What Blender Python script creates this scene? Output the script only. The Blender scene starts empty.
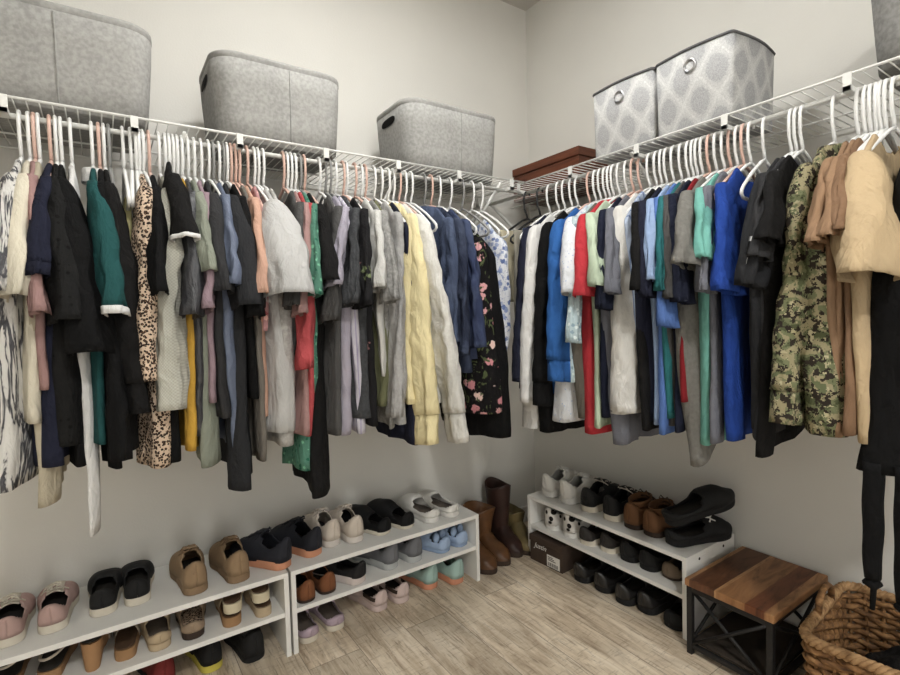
import bpy, math, random
from mathutils import Vector, Matrix, noise
random.seed(7)
S = bpy.context.scene
COL = S.collection
PI = math.pi
# ------------------------------------------------------------------ camera, light, exposure
cd = bpy.data.cameras.new('camera'); cam = bpy.data.objects.new('camera', cd); COL.objects.link(cam); S.camera = cam
cd.sensor_width = 36.0; cd.lens = 508.37/900*36; cd.clip_start = .02
def _cam():
    yaw, p, r = .9727, -.045, -.0271
    f = Vector((math.cos(yaw)*math.cos(p), math.sin(yaw)*math.cos(p), math.sin(p)))
    rt = Vector((math.sin(yaw), -math.cos(yaw), 0)); up = rt.cross(f)
    rt2 = rt*math.cos(r)+up*math.sin(r); up2 = rt2.cross(f)
    m = Matrix((rt2, up2, -f)).transposed().to_4x4(); m.translation = (-1.9369, -2.0446, 1.1381)
    cam.matrix_world = m
_cam()
W = bpy.data.worlds.new('world'); S.world = W; W.use_nodes = True
W.node_tree.nodes['Background'].inputs[0].default_value = (.9, .95, 1, 1)
W.node_tree.nodes['Background'].inputs[1].default_value = .3
S.view_settings.view_transform = 'Standard'; S.view_settings.look = 'None'
S.view_settings.exposure = 0.0; S.view_settings.gamma = 1; S.view_settings.use_curve_mapping = False
LAMP_A = 92
LAMP_B = 200
LAMP_COL = (1, .992, .965)

# added fill light, unseen outside the doorway, to brighten the lower walls
al = bpy.data.lights.new('fill_light', 'AREA'); al.shape = 'RECTANGLE'; al.size = 2.2; al.size_y = 2.2; al.energy = 35; al.color = (1, .975, .92)
ao = bpy.data.objects.new('fill_light', al); COL.objects.link(ao); ao.location = (-1.6, -4.3, 1.15); ao.rotation_euler = (PI/2, 0, 0)

# ------------------------------------------------------------------ helpers
def lin(c):
    o = []
    for v in c:
        v = v/255.0
        o.append(v/12.92 if v <= .04045 else ((v+.055)/1.055)**2.4)
    return (o[0], o[1], o[2], 1)
class NT:
    def __init__(s, name, rough=.85, spec=.25):
        s.m = bpy.data.materials.new(name); s.m.use_nodes = True; s.t = s.m.node_tree
        s.b = s.t.nodes['Principled BSDF']; s.b.inputs['Roughness'].default_value = rough
        s.b.inputs['Specular IOR Level'].default_value = spec
        s.tc = s.n('ShaderNodeTexCoord').outputs['Object']
    def n(s, t, **k):
        q = s.t.nodes.new(t)
        for a, v in k.items(): setattr(q, a, v)
        return q
    def l(s, a, b): s.t.links.new(a, b)
    def mapping(s, sc=(1, 1, 1), rot=(0, 0, 0)):
        q = s.n('ShaderNodeMapping'); q.inputs['Scale'].default_value = sc; q.inputs['Rotation'].default_value = rot
        s.l(s.tc, q.inputs[0]); return q.outputs[0]
    def noise(s, scale, detail=3, vec=None, dist=0, rough=.5):
        q = s.n('ShaderNodeTexNoise'); q.inputs['Scale'].default_value = scale; q.inputs['Detail'].default_value = detail
        q.inputs['Distortion'].default_value = dist; q.inputs['Roughness'].default_value = rough
        s.l(vec or s.tc, q.inputs['Vector']); return q.outputs['Fac']
    def voro(s, scale, feature='F1', vec=None, rnd=1):
        q = s.n('ShaderNodeTexVoronoi', feature=feature); q.inputs['Scale'].default_value = scale
        q.inputs['Randomness'].default_value = rnd
        s.l(vec or s.tc, q.inputs['Vector']); return q.outputs['Distance'], (q.outputs['Color'] if feature == 'F1' else None)
    def ramp(s, fac, stops, interp='LINEAR'):
        q = s.n('ShaderNodeValToRGB'); q.color_ramp.interpolation = interp
        e = q.color_ramp.elements
        while len(e) < len(stops): e.new(.5)
        for a, (p, c) in zip(e, stops): a.position = p; a.color = lin(c) if len(c) == 3 else c
        s.l(fac, q.inputs[0]); return q.outputs[0]
    def math(s, op, a, b=None):
        q = s.n('ShaderNodeMath', operation=op)
        for i, v in enumerate((a, b)):
            if v is None: continue
            if isinstance(v, (int, float)): q.inputs[i].default_value = v
            else: s.l(v, q.inputs[i])
        return q.outputs[0]
    def mix(s, fac, a, b, mode='MIX'):
        q = s.n('ShaderNodeMix', data_type='RGBA', blend_type=mode)
        for i, v in ((0, fac), (6, a), (7, b)):
            if isinstance(v, (int, float)): q.inputs[i].default_value = v
            elif isinstance(v, tuple): q.inputs[i].default_value = lin(v) if len(v) == 3 else v
            else: s.l(v, q.inputs[i])
        return q.outputs[2]
    def bump(s, h, strength=.3, dist=.01):
        q = s.n('ShaderNodeBump'); q.inputs['Strength'].default_value = strength; q.inputs['Distance'].default_value = dist
        s.l(h, q.inputs['Height']); s.l(q.outputs[0], s.b.inputs['Normal'])
    def col(s, c):
        if isinstance(c, tuple): s.b.inputs['Base Color'].default_value = lin(c)
        else: s.l(c, s.b.inputs['Base Color'])
    def sep(s):
        q = s.n('ShaderNodeSeparateXYZ'); s.l(s.tc, q.inputs[0]); return q.outputs
    def comb(s, x, y, z=None):
        q = s.n('ShaderNodeCombineXYZ'); s.l(x, q.inputs[0]); s.l(y, q.inputs[1])
        if z is not None: s.l(z, q.inputs[2])
        return q.outputs[0]
MATS = {}
def sh_(c, k): return tuple(max(0, min(255, v*k)) for v in c)
def plain(name, c, rough=.6, spec=.4, var=.08, scale=30, bump=.1, metal=0):
    m = NT(name, rough, spec); m.b.inputs['Metallic'].default_value = metal
    f = m.noise(scale, 4); m.col(m.ramp(f, [(.3, sh_(c, 1-var)), (.7, sh_(c, 1+var))]))
    if bump: m.bump(f, bump, .004)
    MATS[name] = m.m; return m
def fabric(name, c, var=.09, rough=.9, sheen=.0, fine=600, marl=0, crease=.45, pat=None, spec=.15):
    gl = .3*c[0]+.6*c[1]+.1*c[2]; c = tuple((v*.82+gl*.18)*(.93 if gl > 90 else .86) for v in c)
    m = NT(name, rough, spec)
    big = m.noise(7, 4, m.mapping((1, 1, .45)), .6)
    fin = m.noise(fine, 2)
    base = m.ramp(big, [(.3, sh_(c, 1-var)), (.7, sh_(c, 1+var))])
    if marl: base = m.mix(marl, base, m.ramp(m.noise(95, 5), [(.35, sh_(c, .6)), (.65, sh_(c, 1.35))]))
    if pat: base = pat(m, base)
    m.col(base)
    rid = m.math('ABSOLUTE', m.math('SUBTRACT', m.noise(15, 4, m.mapping((1, 1, .38)), 1.6), .5))
    h = m.math('ADD', m.math('ADD', m.noise(26, 3, m.mapping((1, 1, .5)), 1.0), m.math('MULTIPLY', rid, -1.6)), m.math('MULTIPLY', fin, .04))
    m.bump(h, crease, .022)
    if sheen: m.b.inputs['Sheen Weight'].default_value = sheen
    MATS[name] = m.m; return m
# patterns
def p_brush(m, b):
    f = m.noise(11, 4, m.mapping((1.6, 3, .35)), 1.5, .6)
    return m.ramp(f, [(.38, (212, 210, 205)), (.49, (206, 204, 200)), (.53, (70, 70, 74)), (.58, (90, 90, 94)), (.62, (205, 203, 198))])
def p_dots(m, b):
    d, _ = m.voro(55, rnd=.25); return m.mix(m.ramp(d, [(.2, (255, 255, 255)), (.26, (0, 0, 0))]), b, (12, 12, 12))
def p_leopard(m, b):
    d, c = m.voro(150)
    f = m.math('ADD', d, m.math('MULTIPLY', m.math('SUBTRACT', m.noise(220, 2), .5), .4))
    return m.ramp(f, [(.16, (120, 88, 66)), (.22, (38, 31, 29)), (.46, (42, 34, 31)), (.52, (206, 184, 162))])
def p_waffle(m, b):
    x = m.sep()
    f = m.math('MULTIPLY', m.math('SINE', m.math('MULTIPLY', m.math('ADD', x[0], x[1]), 800)), m.math('SINE', m.math('MULTIPLY', x[2], 800)))
    return m.mix(m.math('MULTIPLY', m.math('ADD', f, 1), .22), b, (128, 127, 112))
def p_flower(bg, cols, scale=24, thr=.36, leaf=None):
    def f(m, b):
        d, c = m.voro(scale)
        w = m.math('ADD', d, m.math('MULTIPLY', m.math('SUBTRACT', m.noise(scale*3.2, 2), .5), .55))
        hue = m.ramp(m.math('MULTIPLY', c, 1.0), [((i+.01)/len(cols), q) for i, q in enumerate(cols)], 'CONSTANT')
        o = m.mix(m.ramp(w, [(thr-.03, (255, 255, 255)), (thr+.03, (0, 0, 0))]), b, hue)
        if leaf:
            k = m.noise(scale*1.3, 3, m.mapping((1.2, 1, .8)), 2.0)
            o = m.mix(m.ramp(k, [(.60, (0, 0, 0)), (.63, (255, 255, 255))]), o, leaf)
        return o
    return f
def p_stripe(c2, freq, thin=.5, axis='xy'):
    def f(m, b):
        x = m.sep(); a = m.math('ADD', x[0], x[1]) if axis == 'xy' else x[2]
        w = m.math('SINE', m.math('MULTIPLY', a, freq))
        return m.mix(m.ramp(w, [(thin, (0, 0, 0)), (thin+.1, (255, 255, 255))]), b, c2)
    return f
def p_denim(m, b):
    f = m.noise(9, 5, m.mapping((1, 1, .5)), .8, .7)
    return m.mix(m.ramp(f, [(.42, (0, 0, 0)), (.72, (160, 160, 160))]), b, (112, 124, 150))
def p_camo(m, b):
    q = m.n('ShaderNodeVectorMath', operation='SNAP'); m.l(m.tc, q.inputs[0]); q.inputs[1].default_value = (.0022, .0022, .0022)
    v = q.outputs[0]
    a = m.ramp(m.noise(24, 5, v, .6), [(0, (84, 90, 64)), (.42, (114, 118, 88)), (.5, (150, 142, 112)), (.6, (100, 106, 78))], 'CONSTANT')
    k = m.ramp(m.noise(52, 5, v, .4, .62), [(0, (0, 0, 0)), (.53, (255, 255, 255))], 'CONSTANT')
    o = m.mix(k, a, (50, 44, 38))
    return m.mix(m.ramp(m.noise(66, 4, v), [(0, (0, 0, 0)), (.63, (255, 255, 255))], 'CONSTANT'), o, (178, 170, 138))
def p_cow(m, b):
    d, _ = m.voro(26); return m.mix(m.ramp(d, [(.40, (255, 255, 255)), (.43, (0, 0, 0))]), b, (28, 24, 24))
F = fabric
F('brush', (210, 208, 204), pat=p_brush); F('cream', (222, 213, 190)); F('dustpink', (172, 132, 128)); F('beige', (190, 178, 152))
F('navy', (38, 41, 62)); F('navy2', (32, 37, 58)); F('dots', (32, 32, 32), pat=p_dots); F('black', (21, 21, 22)); F('black2', (28, 27, 27))
F('white', (226, 225, 222)); F('white2', (222, 220, 214)); F('teal', (34, 90, 90)); F('lemon', (216, 206, 142)); F('leopard', (200, 180, 160), pat=p_leopard)
F('waffle', (204, 203, 190), pat=p_waffle); F('mustard', (210, 158, 48)); F('satin', (62, 63, 68), rough=.42, spec=.5); F('sage', (138, 144, 128))
F('mauve', (158, 132, 142)); F('charcoal', (58, 58, 60)); F('charcoal2', (48, 49, 52)); F('slate', (98, 110, 136), rough=.55, spec=.4)
F('taupe', (116, 110, 102)); F('peach', (208, 160, 136)); F('pinkfloral', (196, 140, 140), pat=p_flower(0, [(226, 180, 170), (150, 80, 84)], 50))
F('ltgrey', (190, 189, 187)); F('ltgrey2', (176, 173, 168), marl=.2); F('dkgrey', (88, 87, 86)); F('coral', (196, 74, 78)); F('emerald', (80, 136, 114), pat=p_flower(0, [(120, 180, 150), (40, 100, 80)], 60, .3))
F('lilac', (172, 166, 182)); F('lavstripe', (204, 200, 212), pat=p_stripe((160, 154, 178), 320, .7)); F('chardenim', (74, 76, 79), marl=.25)
F('blackfloral', (34, 33, 35), pat=p_flower(0, [(168, 168, 160), (120, 132, 96), (150, 110, 110)], 16, .2)); F('offwhite', (205, 204, 199)); F('greymarl', (146, 145, 142), marl=.3)
F('olive', (110, 112, 78)); F('grey', (166, 165, 163), marl=.1); F('paleyellow', (238, 222, 166)); F('oat', (218, 216, 208), marl=.06)
F('denim', (74, 88, 120), pat=p_denim); F('denim2', (42, 50, 74), pat=p_denim); F('denim3', (56, 68, 106), pat=p_denim)
F('blossom', (27, 25, 27), pat=p_flower(0, [(222, 168, 170), (205, 140, 146), (230, 200, 190)], 21, .33, (82, 92, 62)))
F('paisley', (222, 226, 234), pat=p_flower(0, [(120, 134, 170), (146, 158, 188), (96, 112, 156)], 44, .42, (140, 150, 180)))
F('khaki', (186, 176, 146)); F('stone', (168, 162, 146)); F('blue', (42, 100, 180)); F('speckle', (226, 230, 236), pat=p_flower(0, [(150, 170, 206), (196, 200, 216)], 90, .2))
F('aquafloral', (186, 208, 214), pat=p_flower(0, [(130, 150, 160), (210, 220, 220)], 60, .35)); F('brown', (104, 98, 88)); F('red', (208, 50, 60)); F('palegreen', (190, 208, 178))
F('slategrey', (112, 114, 124)); F('palebluestripe', (176, 192, 218), pat=p_stripe((120, 136, 170), 300, .6)); F('ltblue', (146, 172, 214)); F('periwinkle', (84, 122, 198)); F('deepteal', (38, 112, 116))
F('navystripe', (58, 66, 96), pat=p_stripe((120, 126, 146), 420, .8)); F('darkred', (160, 34, 42)); F('taupegrey', (120, 118, 112), marl=.1); F('mint', (108, 182, 168)); F('royal', (34, 74, 178))
F('camo', (104, 112, 80), pat=p_camo, crease=.5); F('brown2', (158, 122, 90)); F('brown3', (138, 104, 76)); F('tan', (200, 172, 130)); F('reflective', (214, 214, 214), rough=.4)
F('felt', (168, 167, 163), var=.05, marl=.17, crease=.05, rough=.95); F('felt_rim', (160, 159, 155), marl=.12, crease=.05); F('felt_dark', (146, 145, 142), var=.05, marl=.2, crease=.05, rough=.95)
for n, c in dict(sh_pink=(196, 160, 152), sh_cream=(224, 214, 194), sh_black=(36, 36, 37), sh_tan=(158, 128, 94), sh_tan2=(148, 118, 86), sh_navy=(42, 44, 54), sh_orange=(222, 148, 108), sh_ivory=(220, 206, 190), sh_ivory2=(222, 212, 202),
    sh_fuzz=(24, 24, 25), sh_white=(232, 230, 224), sh_brown=(104, 76, 54), sh_cork=(170, 126, 82), sh_cork2=(178, 130, 84), sh_strap=(176, 160, 140), sh_beige=(198, 174, 138), sh_taupe=(166, 142, 116), sh_dkbrown=(70, 54, 44), sh_cream2=(216, 202, 168),
    sh_red=(150, 50, 48), sh_yellow=(216, 200, 70), sh_cognac=(136, 80, 46), sh_pale=(220, 206, 200), sh_grey=(116, 118, 124), sh_pale2=(186, 190, 190), sh_plush=(164, 190, 228), sh_plush2=(150, 176, 214), sh_lilac=(190, 168, 184), sh_blush=(218, 194, 188),
    sh_mint=(168, 204, 196), sh_coral=(230, 150, 112), sh_boot=(124, 80, 46), sh_char=(62, 58, 56), sh_taupe2=(132, 112, 92), sh_lining=(120, 108, 98), sh_insole=(60, 56, 52)).items(): fabric(n, c, var=.08, rough=.75, crease=.12, spec=.25)
fabric('sh_cow', (228, 224, 218), pat=p_cow, crease=.1); plain('sh_blackl', (34, 33, 33), .32, .5, .1, 20, .05); plain('sh_bootleather', (92, 62, 38), .45, .4, .2, 18, .1); plain('sh_darkleather', (50, 32, 27), .5, .35, .2, 16, .1); plain('sh_olive', (98, 86, 56), .5, .35, .2, 14, .1)
plain('hanger_white', (236, 236, 234), .4, .4, .02, 10, 0); plain('hanger_rose', (216, 182, 168), .4, .4, .03, 10, 0); plain('hanger_grey', (140, 140, 138), .4, .4, .03, 10, 0); plain('hanger_black', (34, 34, 35), .4, .4, .03, 10, 0)
plain('wire', (228, 228, 224), .4, .4, .02, 10, 0); plain('steel', (190, 190, 192), .3, .5, .03, 40, 0, 1); plain('dark_metal', (40, 39, 39), .5, .4, .1, 40, .05, .4); plain('board', (226, 225, 221), .55, .35, .02, 6, .02)
plain('void', (20, 19, 18), .9, .1, .1, 20, 0); plain('shelf_dark', (58, 52, 46), .7, .2, .15, 12, .1); plain('trim_dark', (96, 96, 97), .8, .2, .06, 60, .05); plain('cardboard', (70, 58, 50), .8, .2, .06, 20, .05); plain('print_white', (226, 224, 218), .6, .3, .03, 20, 0); plain('ink', (40, 38, 38), .7, .2, .05, 20, 0)

def M_(n): return MATS[n]
class MB:
    def __init__(s): s.v = []; s.f = []
    def add(s, vs, fs):
        o = len(s.v); s.v += [tuple(v) for v in vs]; s.f += [tuple(i+o for i in f) for f in fs]
    def box(s, x0, y0, z0, x1, y1, z1):
        s.add([(x0, y0, z0), (x1, y0, z0), (x1, y1, z0), (x0, y1, z0), (x0, y0, z1), (x1, y0, z1), (x1, y1, z1), (x0, y1, z1)],
              [(0, 3, 2, 1), (4, 5, 6, 7), (0, 1, 5, 4), (1, 2, 6, 5), (2, 3, 7, 6), (3, 0, 4, 7)])
    def loft(s, rings, caps=(False, False), closed=True):
        n = len(rings[0]); vs = [p for r in rings for p in r]; fs = []
        for i in range(len(rings)-1):
            for j in range(n if closed else n-1):
                k = (j+1) % n; fs.append((i*n+j, i*n+k, (i+1)*n+k, (i+1)*n+j))
        if caps[0]: fs.append(tuple(range(n-1, -1, -1)))
        if caps[1]: fs.append(tuple((len(rings)-1)*n+j for j in range(n)))
        s.add(vs, fs)
    def tube(s, pts, r, n=8, caps=True):
        pts = [Vector(p) for p in pts]; rings = []
        t0 = (pts[1]-pts[0]).normalized(); up = Vector((0, 0, 1)) if abs(t0.z) < .9 else Vector((1, 0, 0))
        nx = t0.cross(up).normalized()
        for i, p in enumerate(pts):
            t = (pts[min(i+1, len(pts)-1)]-pts[max(i-1, 0)]).normalized()
            nx = (nx-t*nx.dot(t)).normalized(); ny = t.cross(nx)
            rr = r[i] if isinstance(r, (list, tuple)) else r
            rings.append([p+nx*math.cos(2*PI*k/n)*rr+ny*math.sin(2*PI*k/n)*rr for k in range(n)])
        s.loft(rings, (caps, caps))
    def obj(s, name, mat, parent=None, loc=None, smooth=True, bevel=0, sub=0, solid=0):
        me = bpy.data.meshes.new(name); me.from_pydata(s.v, [], s.f); me.update()
        o = bpy.data.objects.new(name, me); COL.objects.link(o); me.materials.append(M_(mat) if isinstance(mat, str) else mat)
        if smooth: me.polygons.foreach_set('use_smooth', [True]*len(me.polygons))
        if parent: o.parent = parent
        if loc: o.location = loc
        if bevel:
            b = o.modifiers.new('b', 'BEVEL'); b.width = bevel; b.segments = 2; b.limit_method = 'ANGLE'
        if solid:
            b = o.modifiers.new('s', 'SOLIDIFY'); b.thickness = solid; b.offset = -1
        if sub:
            b = o.modifiers.new('u', 'SUBSURF'); b.levels = sub; b.render_levels = sub
        return o
def tag(o, label, cat, group=None):
    o['label'] = label; o['category'] = cat
    if group: o['group'] = group
    return o
def root(name, label, cat, loc=(0, 0, 0), rz=0, group=None):
    o = bpy.data.objects.new(name, None); o.empty_display_size = .05; COL.objects.link(o); o.location = loc; o.rotation_euler = (0, 0, rz)
    return tag(o, label, cat, group)
def struct(o): o['kind'] = 'structure'; return o
def box_obj(name, mat, dims, parent=None, bevel=.002):
    m = MB(); m.box(*dims); return m.obj(name, mat, parent, smooth=False, bevel=bevel)

# ------------------------------------------------------------------ the room
H = 2.74; XL = -3.0; YB = -3.4
m = NT('wall_paint', .85, .2); f = m.noise(160, 3); m.col(m.ramp(m.noise(2.5, 3), [(.3, (219, 217, 211)), (.7, (224, 222, 216))])); m.bump(f, .25, .002); MATS['wall'] = m.m
m = NT('ceiling_paint', .9, .15); f = m.noise(120, 3); m.col(m.ramp(m.noise(2.5, 3), [(.3, (200, 196, 189)), (.7, (206, 202, 196))])); m.bump(f, .3, .002); MATS['ceil'] = m.m
def floor_mat():
    m = NT('vinyl_plank', .5, .35); x = m.sep(); v = m.comb(x[1], x[0])
    b = m.n('ShaderNodeTexBrick'); b.offset = .37; b.inputs['Scale'].default_value = 1; b.inputs['Brick Width'].default_value = 1.22; b.inputs['Row Height'].default_value = .18
    b.inputs['Mortar Size'].default_value = .0012; b.inputs['Color1'].default_value = (0, 0, 0, 1); b.inputs['Color2'].default_value = (1, 1, 1, 1); b.inputs['Mortar'].default_value = (.5, .5, .5, 1)
    m.l(v, b.inputs['Vector'])
    q = m.n('ShaderNodeVectorMath', operation='MULTIPLY_ADD'); m.l(m.tc, q.inputs[0]); q.inputs[1].default_value = (1, 1, 1)
    sc = m.n('ShaderNodeVectorMath', operation='SCALE'); m.l(b.outputs['Color'], sc.inputs[0]); sc.inputs['Scale'].default_value = 3.7; m.l(sc.outputs[0], q.inputs[2])
    mp = m.n('ShaderNodeMapping'); mp.inputs['Scale'].default_value = (7, .9, 1); m.l(q.outputs[0], mp.inputs[0]); g = m.noise(3.2, 6, mp.outputs[0], .9, .62)
    mp2 = m.n('ShaderNodeMapping'); mp2.inputs['Scale'].default_value = (40, 3, 1); m.l(q.outputs[0], mp2.inputs[0]); g2 = m.noise(3, 6, mp2.outputs[0], .5, .7)
    mp3 = m.n('ShaderNodeMapping'); mp3.inputs['Scale'].default_value = (10, 60, 1); mp3.inputs['Rotation'].default_value = (0, 0, .5); m.l(q.outputs[0], mp3.inputs[0]); g3 = m.noise(2, 4, mp3.outputs[0], .3, .7)
    c = m.ramp(g, [(.25, (156, 138, 116)), (.42, (200, 182, 158)), (.56, (224, 209, 186)), (.75, (236, 224, 206))])
    c = m.mix(m.ramp(g2, [(.34, (220, 220, 220)), (.47, (0, 0, 0))]), c, (116, 98, 80))
    c = m.mix(m.ramp(g3, [(.34, (170, 170, 170)), (.44, (0, 0, 0))]), c, (128, 110, 90))
    c = m.mix(m.ramp(m.noise(5, 5, None, .6, .65), [(.38, (150, 150, 150)), (.52, (0, 0, 0))]), c, (150, 132, 110))
    tone = m.ramp(b.outputs['Color'], [(0, (222, 222, 222)), (1, (255, 255, 255))])
    c = m.mix(1.0, c, tone, 'MULTIPLY')
    c = m.mix(m.math('MULTIPLY', b.outputs['Fac'], .65), c, (70, 60, 52))
    m.col(c); m.bump(m.math('ADD', g2, m.math('MULTIPLY', b.outputs['Fac'], -1.0)), .25, .002); MATS['floor'] = m.m
floor_mat()
struct(box_obj('floor', 'floor', (XL-.1, YB-.1, -.1, .1, .1, 0), bevel=0))
struct(box_obj('ceiling', 'ceil', (XL-.1, YB-.1, H, .1, .1, H+.1), bevel=0))
struct(box_obj('wall_left', 'wall', (XL-.1, 0, 0, 0, .1, H), bevel=0))
struct(box_obj('wall_right', 'wall', (0, YB-.1, 0, .1, .1, H), bevel=0))
struct(box_obj('wall_west', 'wall', (XL-.1, YB, 0, XL, 0, H), bevel=0))
mb = MB(); DX0, DX1, DH = -2.3, -1.0, 2.05  # doorway opening behind the camera, cut to let the added fill light in
mb.box(XL, YB-.1, 0, DX0, YB, H); mb.box(DX1, YB-.1, 0, 0, YB, H); mb.box(DX0, YB-.1, DH, DX1, YB, H); struct(mb.obj('wall_south', 'wall', smooth=False))
struct(box_obj('baseboard_left', 'board', (XL, -.014, 0, -.014, 0, .085), bevel=.004))
struct(box_obj('baseboard_right', 'board', (-.014, YB, 0, 0, 0, .085), bevel=.004))
for nm, x0, x1, z0, z1 in (('trim_1', DX0-.08, DX0, 0, DH+.08), ('trim_2', DX1, DX1+.08, 0, DH+.08), ('trim_3', DX0, DX1, DH, DH+.08)):
    struct(box_obj(nm, 'board', (x0, YB, z0, x1, YB+.02, z1), bevel=.004))
# ceiling lamps
def lamp(x, y, power, label):
    r = root('ceiling_lamp', label, 'lamp', (x, y, H))
    m = MB(); m.loft([[(R*math.cos(a*PI/16), R*math.sin(a*PI/16), z) for a in range(32)] for R, z in ((.17, 0), (.17, -.022), (.165, -.028), (.15, -.028), (.148, -.02), (.001, -.018))], (True, True)); m.obj('housing', 'board', r)
    e = NT('lamp_diffuser'); n = e.n('ShaderNodeEmission'); n.inputs[0].default_value = (*LAMP_COL, 1); n.inputs[1].default_value = power; e.l(n.outputs[0], e.t.nodes['Material Output'].inputs[0])
    m = MB(); R = .148
    m.loft([[(R*math.cos(a*PI/16), R*math.sin(a*PI/16), z) for a in range(32)] for z in (-.022, -.026)], (True, True)); m.obj('diffuser', e.m, r, smooth=False)
lamp(-1.2, -1.02, LAMP_A, 'round flush ceiling lamp above the corner half of the closet')
lamp(-1.75, -3.0, LAMP_B, 'round flush ceiling lamp above the closet entrance')

# ------------------------------------------------------------------ wire shelves
def shelf(wall, t0, t1, label, braces, zs=1.683, zr=1.65):
    def p(t, u, z): return (t, -u, z) if wall == 'L' else (-u, t, z)
    r = root('wire_shelf', label, 'shelf', (0, 0, 0))
    m = MB(); n = int(abs(t1-t0)/.0254)
    for i in range(n+1):
        t = t0+(t1-t0)*i/n
        m.tube([p(t, .012, zs), p(t, .442, zs)], .0017, 5)
    m.obj('deck_wires', 'wire', r)
    m = MB()
    for u, z, R in ((.015, zs-.004, .003), (.16, zs-.004, .003), (.30, zs-.004, .003), (.440, zs+.002, .0036)):
        m.tube([p(t0, u, z), p(t1, u, z)], R, 8)
    m.obj('rails', 'wire', r)
    m = MB(); m.tube([p(t0, .41, zr), p(t1, .41, zr)], .0065, 10); m.obj('hanging_rod', 'wire', r)
    k = int(abs(t1-t0)/.28)
    for i in range(k+1):
        t = t0+(t1-t0)*(i+.3)/(k+.6); m = MB()
        a = p(t-.009, .405, zr-.006); b = p(t+.009, .449, zr+.007); m.box(min(a[0], b[0]), min(a[1], b[1]), a[2], max(a[0], b[0]), max(a[1], b[1]), b[2])
        a = p(t-.009, .444, zr-.006); b = p(t+.009, .449, zs+.004); m.box(min(a[0], b[0]), min(a[1], b[1]), a[2], max(a[0], b[0]), max(a[1], b[1]), b[2])
        m.obj('rod_clip', 'wire', r, smooth=False, bevel=.001)
    for t in braces:
        m = MB(); a = Vector(p(t, .006, 1.36)); b = Vector(p(t, .425, zs-.012))
        m.tube([a, a+(b-a)*.04, b], .007, 6); m.obj('support_brace', 'wire', r)
    return r
shelf('L', -2.98, -.44, 'white wire shelf with hanging rod along the left wall', (-2.3, -1.72, -1.03, -.56))
shelf('R', -.03, -3.1, 'white wire shelf with hanging rod along the right wall', (-.16, -.95, -1.9, -2.6))

# ------------------------------------------------------------------ hangers
HM = dict(w='hanger_white', r='hanger_rose', g='hanger_grey', b='hanger_black'); HW = dict(w='white', r='rose', g='grey', b='black')
def hanger_meshes():
    m = MB(); R = .0146
    pts = [(0, 0, -.10), (.004, 0, -.085), (.016, 0, -.06), (.019, 0, -.03), (R+.003, 0, -.006)]
    for k in range(1, 11):
        a = -.2+k*PI*1.08/10; pts.append((R*math.cos(a), 0, R*math.sin(a)-.0015))
    m.tube(pts, .0042, 8); ho = m
    f = MB(); tri = [(0, 0, -.10)]
    for s in (1,):
        tri += [(.03, 0, -.111), (.10, 0, -.153), (.15, 0, -.190), (.164, 0, -.203), (.166, 0, -.214), (.156, 0, -.222), (.13, 0, -.223), (0, 0, -.223)]
    full = tri+[(-x, y, z) for x, y, z in reversed(tri)]
    f.tube(full, .0046, 8)
    return ho, f
_ho, _fr = hanger_meshes(); HME = {}
for k, mn in HM.items():
    for nm, mb in (('hook', _ho), ('frame', _fr)):
        me = bpy.data.meshes.new(nm); me.from_pydata(mb.v, [], mb.f); me.materials.append(M_(mn)); me.polygons.foreach_set('use_smooth', [True]*len(me.polygons)); HME[k, nm] = me
def hanger(w, t, c, label, tw=0):
    z = 1.65 if w == 'L' else 1.64
    r = root('clothes_hanger', label, 'hanger', (t, -.41, z) if w == 'L' else (-.41, t, z), (-PI/2 if w == 'L' else PI)+tw, 'hangers on the %s rod' % ('left' if w == 'L' else 'right'))
    z0 = .0065+.0042+.0015-.0146 # hook sits on the rod
    for nm in ('hook', 'frame'):
        o = bpy.data.objects.new(nm, HME[c, nm]); COL.objects.link(o); o.parent = r
    return r

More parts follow.
